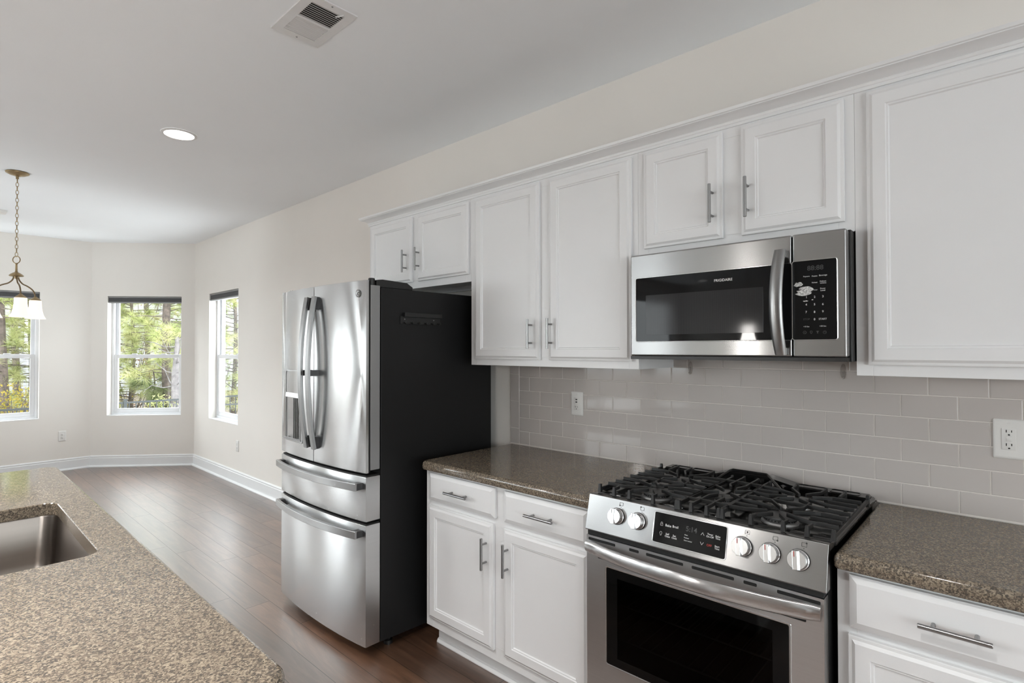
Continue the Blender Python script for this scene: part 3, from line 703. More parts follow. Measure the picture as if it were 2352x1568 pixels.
    e = [(-0.001, 0.0), (0.006, 0.001), (0.006, 0.006), (0.001, 0.006), (-0.001, 0.001), (0.002, -0.006), (0.007, -0.005)]
    g = [(-0.002, 0.006), (-0.007, 0.003), (-0.006, -0.003), (-0.002, -0.001), (-0.003, -0.007), (-0.007, -0.005)]
    c2 = bc+Vector((-0.0024, 0, 0))
    stroke([[(0.0145*math.cos(a*PI/16), 0.0145*math.sin(a*PI/16)) for a in range(33)], e, g], c2, M['print_dark'], dr, r=0.0006, name='badge_monogram')
    return t
M['mount'] = plain('dark_grey_mount', (0.05, 0.05, 0.052), 0.35, metal=0.4)
M['grey_panel'] = plain('grey_dispenser_panel', (0.34, 0.34, 0.34), 0.25, metal=0.3)
M['recess'] = plain('dispenser_lining', (0.13, 0.13, 0.13), 0.35)
fridge()
# hook rail stuck on the side of the refrigerator
t = thing('hook_rail', (-0.58, 2.249, 1.61), 'black hook rail fixed to the dark side of the refrigerator', 'hook rail')
m = MB(); m.box(-0.705, -0.452, 2.243, 2.2484, 1.582, 1.622); m.build('rail_plate', M['black'], t, bevel=0.001)
m = MB(); m.box(-0.690, -0.452, 2.225, 2.2425, 1.618, 1.640); m.build('rail_top', M['black'], t, bevel=0.002)
for k in range(6):
    x = -0.685+k*0.044; m = MB(); m.tube([(x, 2.243, 1.590), (x, 2.232, 1.584), (x, 2.226, 1.588), (x, 2.225, 1.596)], 0.003, 8); m.build('hook', M['black'], t)
for x in (-0.680, -0.495):
    m = MB(); m.lathe([(0.0032, 0), (0.0026, 0.0014)], (x, 2.2429, 1.607), ax=(0,-1,0), n=12); m.build('screw', M['nickel'], t)

# ================================================================== MICROWAVE
def microwave():
    Y0, Y1, Z0, Z1, XFm = 0.370, 1.116, 1.430, 1.826, -0.410
    t = thing('microwave', (-0.2, 0.743, Z0), 'stainless over-the-range microwave with black glass door and curved handle', 'microwave')
    m = MB(); m.box(-0.362, -0.009, 0.3655, 1.1275, 1.4155, 1.8285); m.build('case', M['black'], t, bevel=0.003)
    m = MB(); m.hexa([(-0.400, 0.372, 1.416), (-0.3625, 0.372, 1.416), (-0.3625, 1.122, 1.416), (-0.400, 1.122, 1.416), (-0.400, 0.372, 1.4285), (-0.3625, 0.372, 1.4285), (-0.3625, 1.122, 1.4285), (-0.400, 1.122, 1.4285)]); m.build('bottom_grille', M['black'], t)
    YS = 0.5235
    def facia(name, y0, y1, prof_l):
        m = MB(); m.box(XFm, -0.3625, y0, y1, Z0, Z1)
        return m.build(name, M['steel_mw'], t, bevel=0.006, seg=3)
    d = facia('door', YS+0.0012, Y1, 0); c = facia('control_section', Y0, YS-0.0012, 0)
    def flush(y0, y1, z0, z1, mat, nm, par, dx=0.0006, r=0.006):
        m = MB(); panel(m, y0, y1, z0, z1, XFm, [(0, -0.002), (0, dx), (0.0004, dx+0.0003)], r); return m.build(nm, mat, par)
    def rim(y0, y1, z0, z1, par, r=0.006, open_l=False):
        m = MB(); q = lambda ins, dd: [(XFm-dd, a, b) for a, b in rrect(y0+ins, y1-ins, z0+ins, z1-ins, max(0.002, r-ins), 6)]
        m.loops([q(-0.003, 0.0), q(-0.002, 0.0009), q(-0.0004, 0.0007), q(0.0, 0.0)], False, False); return m.build('glass_rim', M['steel'], par)
    flush(YS+0.002, 1.091, 1.486, 1.733, M['blackglass'], 'door_glass', d); rim(YS+0.002, 1.091, 1.486, 1.733, d)
    # perforated viewing screen behind the glass: fine vertical ribs
    m = MB(); panel(m, 0.6125, 1.0485, 1.511, 1.6645, XFm, [(0, 0.0009), (0.0003, 0.0012)])
    m.build('viewing_screen', M['screen'], d)
    flush(0.396, YS-0.002, 1.486, 1.737, M['blackglass'], 'control_glass', c); rim(0.396, YS-0.002, 1.486, 1.737, c)
    # handle
    m = MB(); P = []; Ls = []; n = 20
    for k in range(n+1):
        u = -1+2*k/n; w = 0.020*(1-0.12*abs(u)**3); P.append(1); x = -0.448-0.030*(1-u*u); z = 1.606+u*0.170; yc = 0.5475+0.006*(1-u*u)
        th = 0.012
        Ls.append([(x, yc+w, z), (x-0.004, yc+w*0.9, z), (x-0.008, yc+w*0.45, z), (x-0.009, yc, z), (x-0.008, yc-w*0.45, z), (x-0.004, yc-w*0.9, z), (x, yc-w, z), (x+th, yc-w*0.8, z), (x+th, yc+w*0.8, z)])
    m.loops(Ls, True, True); m.build('door_handle', M['steel_handle'], d, smooth=40)
    for z in (1.448, 1.764):
        m = MB(); m.box(-0.446, XFm+0.0005, 0.535, 0.560, z-0.012, z+0.012)
        m.build('handle_mount', M['steel_dark'], d, bevel=0.003)
    XT = XFm-0.0011
    text_on('FRIGIDAIRE', (XT, 0.746, 1.699), 0.064, M['print'], d, name='logo_lettering')
    D = [('Popcorn',0.4801,1.6865,.0185),('Potato',0.4568,1.6863,.0155),('Beverage',0.4331,1.6864,.0225),('Reheat',0.4569,1.6659,.0155),('Defrost',0.4333,1.6683,.0175),('wt/time',0.4333,1.6627,.0175),('Timer',0.4553,1.6424,.013),('Power',0.4339,1.6457,.015),('Level',0.434,1.6396,.013)]
    for s, y, z, w in D: text_on(s, (XT, y, z), w, M['print'], c, name='button_word')
    for s, y, z in [('1',0.4807,1.6207),('2',0.4573,1.6204),('3',0.4341,1.6206),('4',0.4815,1.5972),('5',0.4577,1.5968),('6',0.4343,1.5965),('7',0.4817,1.5734),('8',0.4579,1.573),('9',0.4345,1.5734),('0',0.4581,1.5497)]:
        text_on(s, (XT, y, z), None, M['print'], c, name='button_digit', h=0.0068)
    text_on('STOP', (XT, 0.481, 1.5505), 0.019, M['print_dim'], c, name='button_word'); text_on('START', (XT, 0.4349, 1.550), 0.0225, M['print'], c, name='button_word')
    text_on('+10 Sec', (XT, 0.4816, 1.5272), 0.0175, M['print'], c, name='button_word'); text_on('+30 Sec', (XT, 0.4348, 1.5276), 0.0185, M['print'], c, name='button_word')
    text_on('88:88', (XT, 0.4548, 1.7125), 0.046, M['print_dim'], c, name='clock_digits')
    circ = [(0.0046*math.cos(a*PI/10), 0.0046*math.sin(a*PI/10)) for a in range(21)]
    stroke([circ, [(0.0015,0.002),(-0.0015,0),(0.0015,-0.002)]], (XT, 0.4865, 1.5085), M['print_mid'], c)
    stroke([[(-0.0015,-0.004),(-0.0015,-0.002),(-0.0033,0.0005),(-0.0025,0.0035),(0,0.0045),(0.0025,0.0035),(0.0033,0.0005),(0.0015,-0.002),(0.0015,-0.004),(-0.0015,-0.004)]], (XT, 0.4679, 1.5088), M['print_mid'], c)
    stroke([[(0,0),(-0.004,0.003),(-0.001,0.004),(0,0)], [(0,0),(0.004,0.003),(0.001,0.004),(0,0)], [(0,0),(-0.001,-0.004),(0.001,-0.004),(0,0)]], (XT, 0.4498, 1.5089), M['print_mid'], c)
    stroke([circ, [(0,0.003),(0,0),(0.0025,-0.0005)]], (XT, 0.4298, 1.508), M['print_mid'], c)
    # torn paper left by a peeled sticker
    rnd = random.Random(4); m = MB(); X0 = XT-0.0002
    def flake(cy, cz, ry, rz, n=14):
        p = [(X0-rnd.uniform(0, 0.0006), cy+ry*math.cos(2*PI*k/n)*rnd.uniform(0.7, 1.1), cz+rz*math.sin(2*PI*k/n)*rnd.uniform(0.7, 1.1)) for k in range(n)]
        m.add([(X0-0.0008, cy, cz)]+p, [(0, k+1, (k+1) % n+1) for k in range(n)])
    flake(0.4885, 1.6355, 0.025, 0.0125, 22); flake(0.503, 1.6625, 0.015, 0.008, 18); flake(0.485, 1.650, 0.019, 0.006, 16); flake(0.4835, 1.6085, 0.008, 0.0022); flake(0.4635, 1.6115, 0.0028, 0.0016); flake(0.470, 1.645, 0.011, 0.008)
    m.build('sticker_residue', M['residue'], c, smooth=0)
    return t
def screen_mat():
    m, nt, b = newmat('microwave_ribbed_screen')
    g = nd(nt, 'ShaderNodeNewGeometry'); sx = nd(nt, 'ShaderNodeSeparateXYZ'); lk(nt, g.outputs['Position'], sx.inputs[0])
    f = mth(nt, 'FRACT', mth(nt, 'DIVIDE', sx.outputs[1], 0.0034))
    c = mix(nt, mth(nt, 'LESS_THAN', f, 0.45), (0.034,0.034,0.036), (0.022,0.022,0.023)); lk(nt, c, b.inputs['Base Color']); b.inputs['Specular IOR Level'].default_value = 0.16; b.inputs['Roughness'].default_value = 0.08
    return m
M['screen'] = screen_mat(); M['print_mid'] = plain('mid_grey_print', (0.12, 0.12, 0.12), 0.5)
microwave()

# ================================================================== GAS RANGE
M['smoked'] = None
def smoked():
    m, nt, b = newmat('smoked_oven_glass'); nt.nodes.remove(b)
    out = nt.nodes['Material Output']
    t = nd(nt, 'ShaderNodeBsdfTransparent'); n = noise(nt, pos(nt), 4.0, 1.0)
    r = ramp(nt, [(0.3, (0.24,0.24,0.24)), (0.7, (0.27,0.27,0.27))]); lk(nt, n.outputs[0], r.inputs[0]); lk(nt, r.outputs[0], t.inputs[0])
    g = nd(nt, 'ShaderNodeBsdfGlossy'); g.inputs['Roughness'].default_value = 0.03; fr = nd(nt, 'ShaderNodeFresnel'); fr.inputs[0].default_value = 1.22
    bf = nd(nt, 'ShaderNodeNewGeometry'); ms = nd(nt, 'ShaderNodeMixShader'); lk(nt, mth(nt, 'MULTIPLY', fr.outputs[0], mth(nt, 'SUBTRACT', 1.0, bf.outputs['Backfacing'])), ms.inputs[0]); lk(nt, t.outputs[0], ms.inputs[1]); lk(nt, g.outputs[0], ms.inputs[2]); lk(nt, ms.outputs[0], out.inputs['Surface'])
    return m
M['smoked'] = smoked()
def gas_range():
    Y0, Y1 = 0.367, 1.129; YC = (Y0+Y1)/2
    T = thing('gas_range', (-0.36, YC, 0), 'stainless slide-in gas range with black grates and five knobs', 'range')
    # hollow body
    m = MB(); m.box(-0.664, -0.03, Y0+0.004, Y0+0.03, 0.06, 0.912); m.box(-0.664, -0.03, Y1-0.03, Y1-0.004, 0.06, 0.912); m.box(-0.06, -0.03, Y0+0.03, Y1-0.03, 0.06, 0.912)
    m.box(-0.664, -0.06, Y0+0.03, Y1-0.03, 0.06, 0.30); m.box(-0.664, -0.06, Y0+0.03, Y1-0.03, 0.77, 0.912)
    m.build('body', M['black'], T)
    for y in (Y0+0.06, Y1-0.06):
        for x in (-0.58, -0.10):
            m = MB(); m.lathe([(0.018, 0), (0.018, 0.012), (0.010, 0.014), (0.010, 0.062)], (x, y, 0.0005), n=14); m.build('levelling_foot', M['black'], T)
    for z in (0.44, 0.56):
        m = MB()
        m.tube([(-0.655, Y0+0.034, z), (-0.655, Y1-0.034, z)], 0.003, 8); m.tube([(-0.10, Y0+0.034, z), (-0.10, Y1-0.034, z)], 0.003, 8)
        for k in range(16): y = Y0+0.05+k*0.044; m.tube([(-0.655, y, z+0.004), (-0.10, y, z+0.004)], 0.0018, 6)
        m.build('oven_rack', M['nickel'], T)
    # oven door
    xd = -0.705; zt, zb = 0.796, 0.205; gy0, gy1, gz0, gz1 = 0.456, 1.044, 0.370, 0.702
    m = MB()
    m.box(xd, -0.6645, Y0+0.004, gy0, zb, zt); m.box(xd, -0.6645, gy1, Y1-0.004, zb, zt); m.box(xd, -0.6645, gy0, gy1, zb, gz0); m.box(xd, -0.6645, gy0, gy1, gz1, zt)
    door = m.build('oven_door', M['steel_dark2'], T, bevel=0.0)
    m = MB(); m.box(xd+0.004, -0.668, gy0+0.0005, gy1-0.0005, gz0+0.0005, gz1-0.0005)
    mm = MB(); bw = 0.044
    mm.box(xd-0.0006, xd+0.004, gy0+0.0004, gy0+bw, gz0+0.0004, gz1-0.0004); mm.box(xd-0.0006, xd+0.004, gy1-bw, gy1-0.0004, gz0+0.0004, gz1-0.0004); mm.box(xd-0.0006, xd+0.004, gy0+bw, gy1-bw, gz0+0.0004, gz0+0.03); mm.box(xd-0.0006, xd+0.004, gy0+bw, gy1-bw, gz1-0.03, gz1-0.0004)
    mm.build('glass_border', M['ovenglass'], door, smooth=0)
    m = MB(); m.box(xd-0.0005, xd+0.003, gy0+bw+0.0002, gy1-bw-0.0002, gz0+0.0302, gz1-0.0302); m.build('oven_window', M['smoked'], door, smooth=0)
    m = MB(); q = lambda i, d: [(xd-d, a, b) for a, b in rrect(gy0-i, gy1+i, gz0-i, gz1+i, 0.006, 5)]
    m.loops([q(0.005, 0), q(0.004, 0.0016), q(0.001, 0.0018), q(-0.0015, 0.0004)], False, False); m.build('window_rim', M['steel'], door)
    slots = [(1.117,1.007), (0.953,0.917), (0.890,0.762), (0.734,0.605), (0.578,0.541), (0.487,0.379)]
    for a, b in slots: m = MB(); panel(m, b, a, 0.779, 0.7885, xd, [(0, 0.0002), (0.0003, 0.0007)], 0.003); m.build('vent_slot', M['gasket'], door)
    for a, b in ((1.078, 1.03), (0.487, 0.414)): m = MB(); panel(m, b, a, 0.7225, 0.7315, xd, [(0, 0.0002), (0.0003, 0.0007)], 0.003); m.build('vent_slot', M['gasket'], door)
    m = MB(); Ls = []; n = 34
    for k in range(n+1):
        u = -1+2*k/n; y = YC+u*0.372; x = -0.716-0.052*(1-abs(u)**2.0); e = 1.0 if abs(u) < 0.97 else 0.86
        hh = 0.0225*e; tt = 0.010
        Ls.append([(x-tt*math.cos(a), y, 0.7605+hh*math.sin(a)) if math.cos(a) > 0 else (x-tt*0.8*math.cos(a), y, 0.7605+hh*math.sin(a)) for a in [2*PI*j/20 for j in range(20)]])
    m.loops(Ls, True, True); m.build('oven_handle', M['steel'], door, smooth=50)
    for y in (Y0+0.02, Y1-0.02):
        m = MB(); m.box(-0.718, xd+0.0005, y-0.010, y+0.010, 0.752, 0.770)
        m.build('handle_mount', M['steel_dark'], door, bevel=0.002)
    # storage drawer
    m = MB(); m.box(-0.700, -0.6645, Y0+0.004, Y1-0.004, 0.065, 0.196); m.build('storage_drawer', M['steel_dark2'], T, bevel=0.003)
    m = MB(); m.box(-0.700, -0.6645, Y0+0.006, Y1-0.006, 0.797, 0.8115); m.build('vent_gap', M['gasket'], T)
    # sloped control panel
    a = Vector((-0.677, 0, 0.934)); b = Vector((-0.706, 0, 0.816)); t = (b-a).normalized(); n_ = Vector((t.z, 0, -t.x)); n_ = n_ if n_.x < 0 else -n_
    PP = lambda y, d, l=0.0: a+t*d+n_*l+Vector((0, y, 0))
    m = MB(); pr = [(-0.677, 0.934), (-0.706, 0.816), (-0.703, 0.812), (-0.6645, 0.812), (-0.6645, 0.9125), (-0.618, 0.9125), (-0.618, 0.9285), (-0.672, 0.9355)]
    m.loops([[(x, y, z) for x, z in pr] for y in (Y0-0.002, Y1+0.002)], True, True)
    pan = m.build('control_panel', M['steel_x'], T, bevel=0.0015)
    X_, Y_ = Vector((0,-1,0)), -t
    # glass display
    m = MB(); y0, y1, d0, d1 = 0.6335, 0.868, 0.0125, 0.1045
    q = lambda i, l: [PP(u, v, l) for u, v in rrect(y0+i, y1-i, d0+i, d1-i, max(0.0015, 0.005-i), 5)]
    m.loops([q(0, 0), q(0, 0.0006), q(0.0005, 0.001)], True, True); disp = m.build('display_glass', M['blackglass'], T)
    m = MB(); m.loops([q(-0.004, 0), q(-0.003, 0.0016), q(-0.0008, 0.0016), q(0, 0.0005)], False, False); m.build('display_rim', M['steel'], T)
    TX = [('Bake',0.8182,0.0469,.020),('Broil',0.7943,0.0459,.019),('Self',0.8185,0.0734,.012),('Clean',0.8182,0.0802,.0175),('Set',0.7949,0.0738,.0105),('Clock',0.7947,0.0806,.018),
          ('Oven',0.7569,0.0624,.0105),('Preheat',0.7548,0.0708,.0155),('Door Locked',0.7496,0.0788,.0255),('Timer',0.6816,0.044,.0185),('On-Off',0.6817,0.051,.023),
          ('Bake',0.6579,0.0448,.0145),('Time',0.6578,0.0512,.0145),('Start',0.658,0.0738,.0145),('Time',0.6579,0.0806,.0145)]
    for s, y, d, w in TX: text_on(s, PP(y, d, 0.0011), w, M['print'], disp, X_, Y_, name='button_word')
    text_on('OFF', PP(0.6821, 0.0762, 0.0011), 0.0155, M['print_red'], disp, X_, Y_, name='button_word')
    text_on('5:14', PP(0.7412, 0.0428, 0.0011), 0.036, M['print_dim'], disp, X_, Y_, name='clock_digits')
    st = lambda pts, y, d, r=0.0005: stroke(pts, PP(y, d, 0.0011), M['print'], disp, X_, Y_, r)
    st([[(-0.004,-0.0035),(0.004,-0.0035),(0.004,0.0025),(-0.004,0.0025),(-0.004,-0.0035)], [(-0.0028,0.0025),(-0.0028,0.006),(0,0.0075),(0.0028,0.006),(0.0028,0.0025)], [(0,-0.001),(0,0.0005)]], 0.8416, 0.0475)
    st([[(-0.0015,-0.006),(-0.0015,-0.003),(-0.004,0.0008),(-0.003,0.0045),(0,0.006),(0.003,0.0045),(0.004,0.0008),(0.0015,-0.003),(0.0015,-0.006),(-0.0015,-0.006)]], 0.8415, 0.0755)
    st([[(-0.005,-0.004),(0,0.004),(0.005,-0.004)]], 0.7052, 0.0475, 0.0007); st([[(-0.005,0.004),(0,-0.004),(0.005,0.004)]], 0.7054, 0.076, 0.0007)
    # knobs and burner marks
    dots = [(1.008,(-.0055,-.005)), (0.928,(-.0055,.005)), (0.586,(0,0)), (0.509,(.0055,-.005)), (0.435,(.0055,.005))]
    for i, (y, dt) in enumerate(dots):
        c = PP(y, 0.056); red = i > 1
        m = MB(); m.lathe([(0.0272, 0.0), (0.0272, 0.004), (0.0255, 0.0055), (0.0250, 0.022), (0.0235, 0.0245)], c, ax=n_, n=36); kn = m.build('control_knob', M['chrome'], T, smooth=30)
        m = MB(); m.lathe([(0.0285, 0.0002), (0.0285, 0.0025)], c, ax=n_, n=36); m.build('knob_skirt', M['black'], kn)
        up = (-t); sd = X_; dirv = (up*math.cos(0.10)-sd*math.sin(0.10)); sv = (sd*math.cos(0.10)+up*math.sin(0.10))
        m = MB(); ln, wd_, lo, hi = 0.0255, 0.0078, 0.0235, 0.034
        B_ = lambda s1, s2, l: c+dirv*s1*ln+sv*s2+n_*l
        m.hexa([B_(-1,-wd_-0.003,lo), B_(1,-wd_-0.003,lo), B_(1,wd_+0.001,lo), B_(-1,wd_+0.001,lo), B_(-0.96,-wd_,hi), B_(0.96,-wd_,hi), B_(0.96,wd_-0.003,hi), B_(-0.96,wd_-0.003,hi)])
        m.build('knob_grip', M['chrome'], kn, bevel=0.0012)
        m = MB(); o = c+n_*(hi+0.0002); m.hexa([o+dirv*0.009-sv*0.0036, o+dirv*0.023-sv*0.0036, o+dirv*0.023-sv*0.0018, o+dirv*0.009-sv*0.0018] + [p+n_*0.0004 for p in (o+dirv*0.009-sv*0.0036, o+dirv*0.023-sv*0.0036, o+dirv*0.023-sv*0.0018, o+dirv*0.009-sv*0.0018)])
        m.build('pointer_mark', M['print_red'] if red else M['print_dark'], kn, smooth=0)
        ci = PP(y-0.0115, 0.0135, 0.0002); w, h = 0.0062, 0.0052
        stroke([[(-w,-h),(w,-h),(w,h),(-w,h),(-w,-h)]], ci, M['print_dark'], pan, X_, Y_, 0.0005, name='burner_mark')
        m = MB(); cc = ci+X_*dt[0]+Y_*dt[1]; m.lathe([(0.0023, 0), (0.0023, 0.0005)], cc, ax=n_, n=14); m.build('burner_dot', M['print_dark'], pan)
        m = MB(); m.lathe([(0.0011, 0), (0.0011, 0.0006)], PP(y-0.011, 0.0235), ax=n_, n=10); m.build('off_dot', M['print_dark'], pan)
    # cooktop
    m = MB(); q = lambda i, z: [(x, y, z) for x, y in rrect(-0.6175+i, -0.030-i, Y0-0.006+i, Y1+0.006-i, 0.012, 4)]
    m.loops([q(0, 0.9150), q(0, 0.929), q(0.003, 0.933), q(0.010, 0.933), q(0.016, 0.926), q(0.05, 0.9245)], True, True)
    ct = m.build('cooktop', M['enamel'], T, smooth=40)
    # rear vent rail with its raised middle
    m = MB(); pr = [(Y0+0.004, 0.9255), (Y0+0.004, 0.936), (Y0+0.010, 0.942), (0.600, 0.942), (0.700, 0.962), (0.846, 0.962), (0.915, 0.942), (Y1-0.010, 0.942), (Y1-0.004, 0.936), (Y1-0.004, 0.9255)]
    m.loops([[(-0.118, y, z-(0.006 if z > 0.93 else 0)) for y, z in pr], [(-0.110, y, z) for y, z in pr], [(-0.045, y, z) for y, z in pr], [(-0.036, y, z-(0.006 if z > 0.93 else 0)) for y, z in pr]], True, True)
    m.build('vent_rail', M['enamel'], ct, smooth=30)
    m = MB()
    for ya, yb in ((0.40, 0.49), (0.505, 0.60), (0.93, 1.01), (1.025, 1.10)):
        mm = [(x, y, 0.9425) for x, y in rrect(-0.100, -0.056, ya, yb, 0.010, 4)]; m.tube(mm, 0.0018, 6, closed=True)
    m.tube([(-0.26, 0.878, 0.930), (-0.20, 0.866, 0.939), (-0.095, 0.846, 0.962), (-0.085, 0.838, 0.965), (-0.085, 0.708, 0.965), (-0.095, 0.698, 0.962), (-0.20, 0.622, 0.940), (-0.27, 0.585, 0.929)], 0.006, 10)
    m.build('vent_trim', M['enamel'], ct)
    # burners
    K = (1.4578-0.962)/(1.4578-0.968)
    def bp(x, y): return (CAM.x+(x-CAM.x)*K, y*K)
    for x, y, r in ((-0.548,0.525,0.047), (-0.335,0.525,0.036), (-0.548,0.933,0.047), (-0.335,0.933,0.038), (-0.452,0.729,0.032)):
        bx, by = bp(x, y); bo = MB()
        bo.lathe([(r*1.15, 0), (r*1.10, 0.006), (r*0.92, 0.009), (r*0.92, 0.012)], (bx, by, 0.9246), n=32); bb = bo.build('burner', M['aluminium'], T)
        m = MB(); m.lathe([(r*0.9, 0.0122), (r, 0.013), (r*1.01, 0.018), (r*0.96, 0.021), (r*0.3, 0.0225)], (bx, by, 0.9246), n=32); m.build('burner_cap', M['burner'], bb)
        m = MB()
        for k in range(28):
            aa = 2*PI*k/28; p0 = Vector((bx+r*0.86*math.cos(aa), by+r*0.86*math.sin(aa), 0.9356)); p1 = Vector((bx+r*1.0*math.cos(aa), by+r*1.0*math.sin(aa), 0.9356)); m.bar([p0, p1], 0.003, 0.003)
        m.build('flame_ports', M['black'], bb, smooth=0)
    # cast-iron grates
    side = [[(-.598,.658),(-.591,.606),(-.567,.555)], [(-.546,.659),(-.549,.589)], [(-.493,.660),(-.499,.603),(-.523,.555)], [(-.440,.660),(-.437,.579),(-.434,.563),(-.433,.488),(-.436,.471),(-.444,.358)],
        [(-.368,.535),(-.402,.573),(-.445,.578),(-.511,.532)], [(-.371,.517),(-.405,.478),(-.469,.480),(-.517,.514)], [(-.376,.662),(-.381,.607),(-.353,.559)], [(-.329,.661),(-.330,.593)], [(-.274,.665),(-.279,.612),(-.310,.553)],
        [(-.568,.499),(-.603,.432),(-.600,.357)], [(-.551,.440),(-.551,.359)], [(-.532,.493),(-.493,.426),(-.497,.359)], [(-.355,.493),(-.383,.423),(-.384,.359)], [(-.335,.444),(-.333,.360)], [(-.319,.493),(-.282,.441),(-.276,.360)],
        [(-.586,.533),(-.630,.567),(-.662,.571)], [(-.585,.513),(-.636,.479),(-.662,.482)], [(-.624,.418),(-.662,.421)], [(-.176,.576),(-.238,.574),(-.308,.533)], [(-.176,.483),(-.237,.485),(-.298,.516)], [(-.176,.426),(-.258,.426)]]
    side_feet = [(-.662,.571),(-.662,.482),(-.662,.421),(-.176,.576),(-.176,.483),(-.176,.426),(-.655,.358),(-.190,.358),(-.662,.655),(-.200,.660)]
    side_rail = [([(-.655,.358),(-.190,.358)], 0.945), ([(-.598,.660),(-.274,.664)], 0.953), ([(-.662,.655),(-.625,.657)], 0.953)]
    ctr = [[(-.272,.796),(-.272,.666)], [(-.189,.757),(-.282,.757),(-.328,.758),(-.366,.740)], [(-.190,.706),(-.270,.707),(-.322,.704),(-.376,.718)], [(-.414,.709),(-.370,.667)], [(-.452,.708),(-.487,.665)],
        [(-.594,.796),(-.592,.754),(-.594,.706),(-.596,.664)], [(-.662,.754),(-.589,.754),(-.521,.755),(-.487,.739)], [(-.662,.704),(-.592,.706),(-.524,.704),(-.490,.721)], [(-.485,.794),(-.451,.749)], [(-.377,.791),(-.415,.747)]]
    ctr_feet = [(-.662,.754),(-.662,.704),(-.189,.757),(-.190,.706),(-.662,.795),(-.662,.666)]
    ctr_rail = [([(-.662,.796),(-.200,.796)], 0.953), ([(-.662,.6655),(-.200,.6655)], 0.953)]
    ZT, HT, WD = 0.962, 0.012, 0.0075
    def grate(bars, feet, rails, mirror):
        f = (lambda y: 1.458-y) if mirror else (lambda y: y)
        m = MB()
        for pl in bars:
            m.bar([(*bp(x, f(y)), ZT-HT/2) for x, y in pl], WD, HT)
        for pl, z in rails: m.bar([(*bp(x, f(y)), z) for x, y in pl], WD*1.1, 0.013)
        for x, y in feet:
            X, Y = bp(x, f(y)); zb_ = 0.9335 if X < -0.58 or Y < 0.40 or Y > 1.09 else 0.9262
            if X > -0.125-0.06: zb_ = 0.9262
            m.hexa([(X-0.0075, Y-0.0065, zb_), (X+0.0075, Y-0.0065, zb_), (X+0.0075, Y+0.0065, zb_), (X-0.0075, Y+0.0065, zb_), (X-0.005, Y-0.0045, ZT+0.002), (X+0.005, Y-0.0045, ZT+0.002), (X+0.005, Y+0.0045, ZT+0.002), (X-0.005, Y+0.0045, ZT+0.002)])
        return m.build('cast_iron_grate', M['iron'], T, bevel=0.0014, seg=1, smooth=30)
    grate(side, side_feet, side_rail, False); grate(side, side_feet, side_rail, True); grate(ctr, ctr_feet, ctr_rail, False)
M['steel_dark2'] = steel('oven_door_stainless', 0.60, 0.30, 0.6, streak=(2,2,320))
gas_range()

# ================================================================== OUTLETS AND SMALL FITTINGS
def outlet(fr_x, yc, zc, gangs, kind, label, P=None):
    """P maps (u right-to-left, out, z) to world"""
    P = P or (lambda u, o, z: (fr_x-o, yc+u, z))
    t = thing('wall_outlet', P(0, 0.0, zc), label, 'outlet', 'white outlet plates')
    w = 0.0375 if gangs == 1 else 0.060; h = 0.0615
    q = lambda i, d: [P(a, d, b) for a, b in rrect(-w+i, w-i, zc-h+i, zc+h-i, 0.004, 4)]
    m = MB(); m.loops([q(0, 0.0005), q(0, 0.003), q(0.003, 0.0058), q(0.008, 0.0068)], True, True); m.build('cover_plate', M['plate'], t)
    u0 = 0.0 if gangs == 1 else 0.0225
    def bx(mat, nm, a0, a1, z0, z1, d0, d1, r=0.001):
        m = MB(); q = lambda i, d: [P(a, d, b) for a, b in rrect(a0+i, a1-i, z0+i, z1-i, r, 4)]
        m.loops([q(0, d0), q(0, d1-0.0004), q(0.0005, d1)], True, True); return m.build(nm, mat, t)
    if kind == 'duplex':
        for z in (zc+0.0195, zc-0.0195): bx(M['plate'], 'receptacle', u0-0.0165, u0+0.0165, z-0.014, z+0.014, 0.0062, 0.0085, 0.011)
        zs = (zc+0.0195, zc-0.0195)
    else:
        bx(M['plate'], 'receptacle', u0-0.0168, u0+0.0168, zc-0.0335, zc+0.0335, 0.0062, 0.0092, 0.002)
        zs = (zc+0.021, zc-0.021) if kind == 'gfci' else (zc-0.020,)
    dz = 0.0086 if kind == 'duplex' else 0.0094
    m = MB()
    for z in zs:
        for s, hh in ((0.0062, 0.0042), (-0.0062, 0.0034)):
            q = lambda d, s=s, hh=hh, z=z: [P(u0+s-0.0011, d, z+0.004-hh), P(u0+s+0.0011, d, z+0.004-hh), P(u0+s+0.0011, d, z+0.004+hh), P(u0+s-0.0011, d, z+0.004+hh)]
            m.loops([q(dz-0.002), q(dz)], True, True)
        q = lambda d, z=z: [P(u0+0.0027*math.cos(k*PI/8), d, z-0.0075+0.0027*math.sin(k*PI/8)*(1 if k <= 8 else 0.75)) for k in range(16)]
        m.loops([q(dz-0.002), q(dz)], True, True)
    m.build('slots', M['slot'], t, smooth=0)
    if kind == 'gfci': bx(M['plate'], 'test_button', u0-0.0065, u0+0.0065, zc-0.0065, zc+0.0065, 0.0088, 0.0104); 
    if kind == 'usb':
        for z in (zc+0.0215, zc+0.0085): bx(M['slot'], 'usb_port', u0-0.0058, u0+0.0058, z-0.0032, z+0.0032, 0.0088, 0.0095, 0.0006)
    for z in ((zc,) if kind == 'duplex' else (zc+0.0475, zc-0.0475)):
        m = MB(); q = lambda r, d, z=z: [P(u0+r*math.cos(2*PI*k/12), d, z+r*math.sin(2*PI*k/12)) for k in range(12)]
        m.loops([q(0.0032, 0.0064), q(0.0028, 0.0078)], True, True); m.build('screw', M['plate'], t)
outlet(-0.0085, 1.667, 1.172, 1, 'usb', 'white outlet with two charging ports on the tile between cabinets and granite')
outlet(-0.0085, -0.012, 1.173, 2, 'gfci', 'wide white outlet plate on the tile right of the range, cut by the frame')
